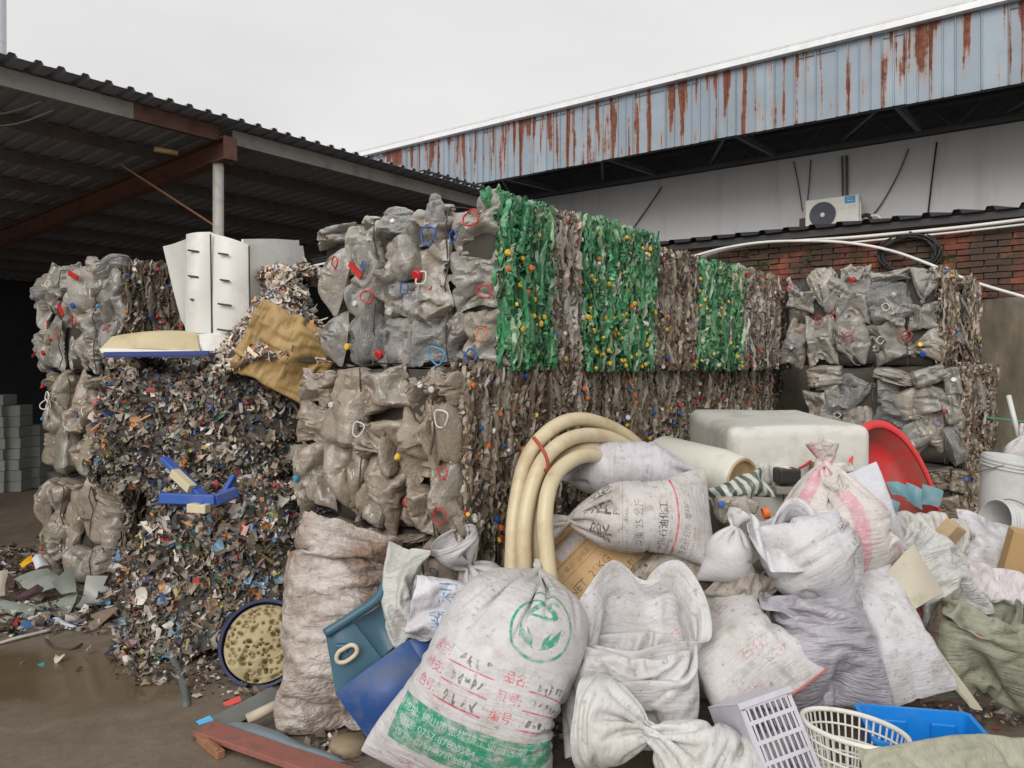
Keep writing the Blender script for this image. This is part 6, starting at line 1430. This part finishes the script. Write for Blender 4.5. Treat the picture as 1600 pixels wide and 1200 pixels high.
# ------------------------------------------------------------------ loose rubbish on the ground
M_gg = plain('grey_green_sheet', S(140, 146, 138), .6, .4, S(98, 90, 78), 5); M_gg2 = plain('grey_film_sheet', S(150, 152, 148), .4, .4, S(104, 96, 86), 6)
M_br = plain('brown_board', S(128, 112, 92), .8, .4, S(86, 74, 60), 6); M_pk = plain('pale_paper', S(196, 184, 170), .8, .4, S(140, 124, 108), 7)
RG = 'torn sheets heaped on the ground by the shed stack'
rubbish = [
 ('torn_sheet', [(22, 905, .10), (72, 890, .16), (112, 918, .14), (55, 938, .06)], M_gg, 'grey green torn sheet uppermost on the rubbish heap', 'sheet', .03),
 ('torn_sheet', [(80, 908, .20), (113, 882, .26), (119, 928, .10), (96, 930, .10)], M_gg, 'triangular grey green sheet standing up on the rubbish heap', 'sheet', .01),
 ('torn_sheet', [(42, 948, .05), (119, 924, .10), (106, 956, .03), (84, 962, .02)], M_gg, 'folded grey green sheet with a sharp lower corner', 'sheet', -.03),
 ('torn_sheet', [(-10, 935, .05), (56, 952, .05), (50, 972, .02), (-10, 952, .02)], M_gg, 'long flat grey strip at the picture edge of the heap', 'sheet', .01),
 ('torn_sheet', [(48, 958, .04), (80, 954, .04), (74, 974, .01), (54, 976, .01)], M_gg, 'small square grey sheet offcut in front of the heap', 'sheet', .0),
 ('torn_sheet', [(116, 950, .04), (138, 898, .20), (192, 902, .22), (186, 946, .05)], M_gg2, 'big crumpled grey film sheet propped up like a bowl', 'sheet', -.10),
 ('curved_board', [(112, 972, .02), (160, 952, .10), (194, 944, .12), (150, 982, .015)], M_br, 'brown curved board lying in front of the grey film sheet', 'board', .02),
 ('torn_paper', [(178, 986, .03), (216, 974, .05), (230, 996, .02), (184, 1012, .01)], M_pk, 'torn beige paper sheet lying on mud beside the grey hose piece', 'paper', .01),
 ('torn_paper', [(202, 952, .08), (238, 958, .10), (248, 988, .02), (210, 984, .02)], M_pk, 'crinkled pinkish paper at the foot of the spilling film bale', 'paper', .02),
 ('torn_paper', [(-12, 900, .12), (10, 893, .14), (8, 930, .06), (-12, 938, .05)], M_pk, 'cream paper scrap cut by the picture edge', 'paper', .02),
 ('dark_film', [(20, 932, .12), (58, 912, .16), (70, 922, .12), (28, 940, .08)], plain('plum_film', S(84, 58, 66), .4, .3), 'dark plum coloured film on the grey heap', 'film', .03),
 ('white_rag', [(48, 876, .20), (62, 866, .24), (74, 884, .16), (54, 892, .14)], plain('white_rag', S(200, 202, 208), .7, .2), 'small white rag on top of the grey heap', 'rag', .03),
 ('yellow_wrapper', [(28, 880, .18), (50, 866, .22), (53, 874, .2), (32, 886, .16)], plain('yellow_wrapper', S(222, 168, 40), .4), 'yellow and orange wrapper on top of the grey heap', 'wrapper', .01),
 ('foam_slab', [(82, 968, .03), (92, 965, .05), (120, 980, .05), (110, 986, .02)], plain('white_foam', S(196, 198, 206), .6, .2), 'white foam slab on the mud below the curved board', 'foam', .02),
 ('black_strip', [(199, 1012, .02), (216, 1010, .03), (226, 1076, .012), (212, 1086, .01)], plain('black_rubber', S(58, 52, 46), .7, .5), 'flat dark rubber strip lying on wet mud', 'strip', .01),
 ('red_scrap', [(349, 1098, .03), (375, 1088, .05), (378, 1096, .03), (352, 1106, .01)], plain('red_scrap', S(206, 52, 44), .5), 'bright red plastic scrap behind the grey board', 'scrap', .0),
 ('grey_board', [(326, 1122, .03), (424, 1072, .10), (446, 1084, .06), (352, 1142, .02)], plain('grey_slate_board', S(112, 116, 112), .6, .4), 'grey flat board lying in front of the foam basin', 'board', .0),
 ('grey_board', [(352, 1132, .035), (400, 1128, .06), (540, 1192, .05), (505, 1200, .02)], plain('bluish_board', S(110, 124, 132), .5, .4), 'long bluish grey sheet beside the red plank', 'board', .02),
 ('blue_scrap', [(306, 1128, .05), (328, 1118, .07), (334, 1126, .05), (312, 1134, .04)], plain('sky_scrap', S(74, 160, 206), .5), 'sky blue scrap tucked under the grey board end', 'scrap', .0),
 ('paper_label', [(262, 1122, .012), (288, 1112, .015), (292, 1118, .012), (268, 1128, .01)], plain('paper_white', S(206, 212, 220), .6, .2), 'small white and blue label on the wet ground', 'label', .0),
 ('teal_scrap', [(50, 1040, .012), (70, 1034, .02), (70, 1040, .015), (52, 1044, .01)], plain('teal_scrap', S(60, 140, 150), .5), 'teal scrap lying alone in the puddle', 'scrap', .0),
 ('paper_label', [(194, 1101, .012), (206, 1100, .014), (206, 1104, .012), (195, 1105, .01)], plain('paper_tag', S(214, 212, 206), .6), 'tiny white tag alone on the wet ground', 'label', .0),
]
for i, (nm, q, mt, lab, cat, bg) in enumerate(rubbish):
    sheet(nm, [g(*p) for p in q], mt, lab, cat, RG if mt is M_gg else None, bulge=bg, t=.004, seed=i+20, amp=.012 if bg else .004)
# red plank
a, b_ = g(316, 1136, .05), g(540, 1215, .04); dirp = (b_-a).normalized(); pl = MB().box((0, 0, 0), (.115, (b_-a).length, .026)); 
tag(pl.obj('wooden_plank', plain('red_painted_wood', S(146, 92, 82), .85, .85, S(108, 86, 74), 9), bevel=.004, loc=(a+b_)/2, rot=(0, 0, math.atan2(-dirp.x, dirp.y))), 'long plank of worn red painted wood on the ground', 'plank')
tag(MB().tube([g(386, 1124, .07), g(448, 1094, .12)], .024, 12).obj('stick', plain('pale_wood', S(190, 178, 158), .7, .3), None, True), 'pale round stick lying across the grey board', 'stick')
tag(MB().beam(g(312, 1152, .03), g(346, 1180, .03), .035, .035).beam(g(322, 1156, .045), g(340, 1174, .045), .02, .02).obj('wood_chunk', plain('split_wood', S(150, 108, 78), .85, .5, S(110, 60, 44), 12), bevel=.004), 'short split wood piece in front of the red plank', 'wood')
pts = spline([g(186, 968, .10), g(218, 980, .05), g(252, 1006, .03), (g(276, 1040, .025)), g(289, 1078, .025), g(292, 1106, .02)], 30)
tag(MB().tube(pts, .020, 10).obj('grey_hose', plain('grey_hose', S(92, 102, 102), .5, .4), None, True), 'curved grey hose offcut lying over the mud', 'hose')
pts = spline([g(72, 1000, .02), (g(84, 1012, .02)), g(112, 1014, .02), (g(128, 1006, .03))], 16)
tag(MB().tube(pts, .008, 6).obj('dark_wire', plain('dark_wire', S(70, 60, 50), .7), None, True), 'dark bent wire loop at the front of the rubbish heap', 'wire')
tag(MB().tube(spline([g(-10, 1008, .02), g(30, 996, .03), g(80, 984, .03)], 10), .010, 6).obj('trailing_string', plain('white_cord', S(196, 190, 182), .7, .3), None, True), 'white string trailing along the heap edge', 'string')
tag(MB().lathe([(0, .05), (.07, .045), (.085, .03), (.08, .0)], 24).obj('flat_stone', plain('flat_lid', S(150, 134, 110), .8, .5), None, True, loc=g(545, 1172, .01)), 'flat round brown lid on the ground beneath the blue drum', 'lid')

def litter(name, label, regions, n, size, pal, seed, zmax=.05, tilt=.35):
    rg = np.random.default_rng(seed); pos = []
    w = np.array([r[4] for r in regions], float); w /= w.sum()
    for _ in range(n):
        x0, y0, x1, y1, _w = regions[rg.choice(len(regions), p=w)]
        p = g(rg.uniform(x0, x1), rg.uniform(y0, y1), 0); pos.append((p.x, p.y, abs(rg.normal(0, zmax))*.6+.006))
    pos = np.array(pos); sz = size[0]+(size[1]-size[0])*rg.random(n)**2
    v, f, c = flakes(pos, np.tile([[0, 0, 1.0]], (n, 1)), sz, pick(pal, n, rg), rg, tilt, (.2, .9), .5)
    v[:, 2] = np.maximum(v[:, 2], .006)
    tag(link(name, mesh(name, v, f, M_film, True, c, sharp=45)), label, 'litter', kind='stuff')
litter('litter', 'shreds of paper and film strewn round the grey rubbish heap', [(-20, 860, 60, 900, 2), (-20, 900, 200, 975, 6), (-20, 975, 180, 1000, 1.2), (60, 850, 200, 880, 1.5)], 900, (.02, .10), LITTER, 61, .05)
litter('litter', 'pale shreds scattered at the foot of the film bale', [(180, 985, 340, 1035, 3), (215, 1035, 345, 1078, 2.2), (290, 1040, 440, 1100, 1.2), (180, 1000, 230, 1060, .4), (20, 1010, 330, 1150, .12)], 800, (.015, .08), LITTER, 62, .03)
litter('litter', 'dark scraps on the ground under the near sacks', [(440, 1100, 640, 1195, 2), (840, 1060, 960, 1195, 1.5), (1380, 1070, 1600, 1130, 1.2), (1460, 1110, 1600, 1140, .8)], 700, (.015, .07), LITTER, 63, .025)
litter('litter', 'mixed scraps filling the gaps between the dumped sacks', [(900, 960, 1250, 1100, 2), (1250, 900, 1480, 1060, 1.6), (700, 960, 900, 1060, 1), (1400, 880, 1640, 960, 2)], 1600, (.03, .12), LITTER, 64, .16, .7)
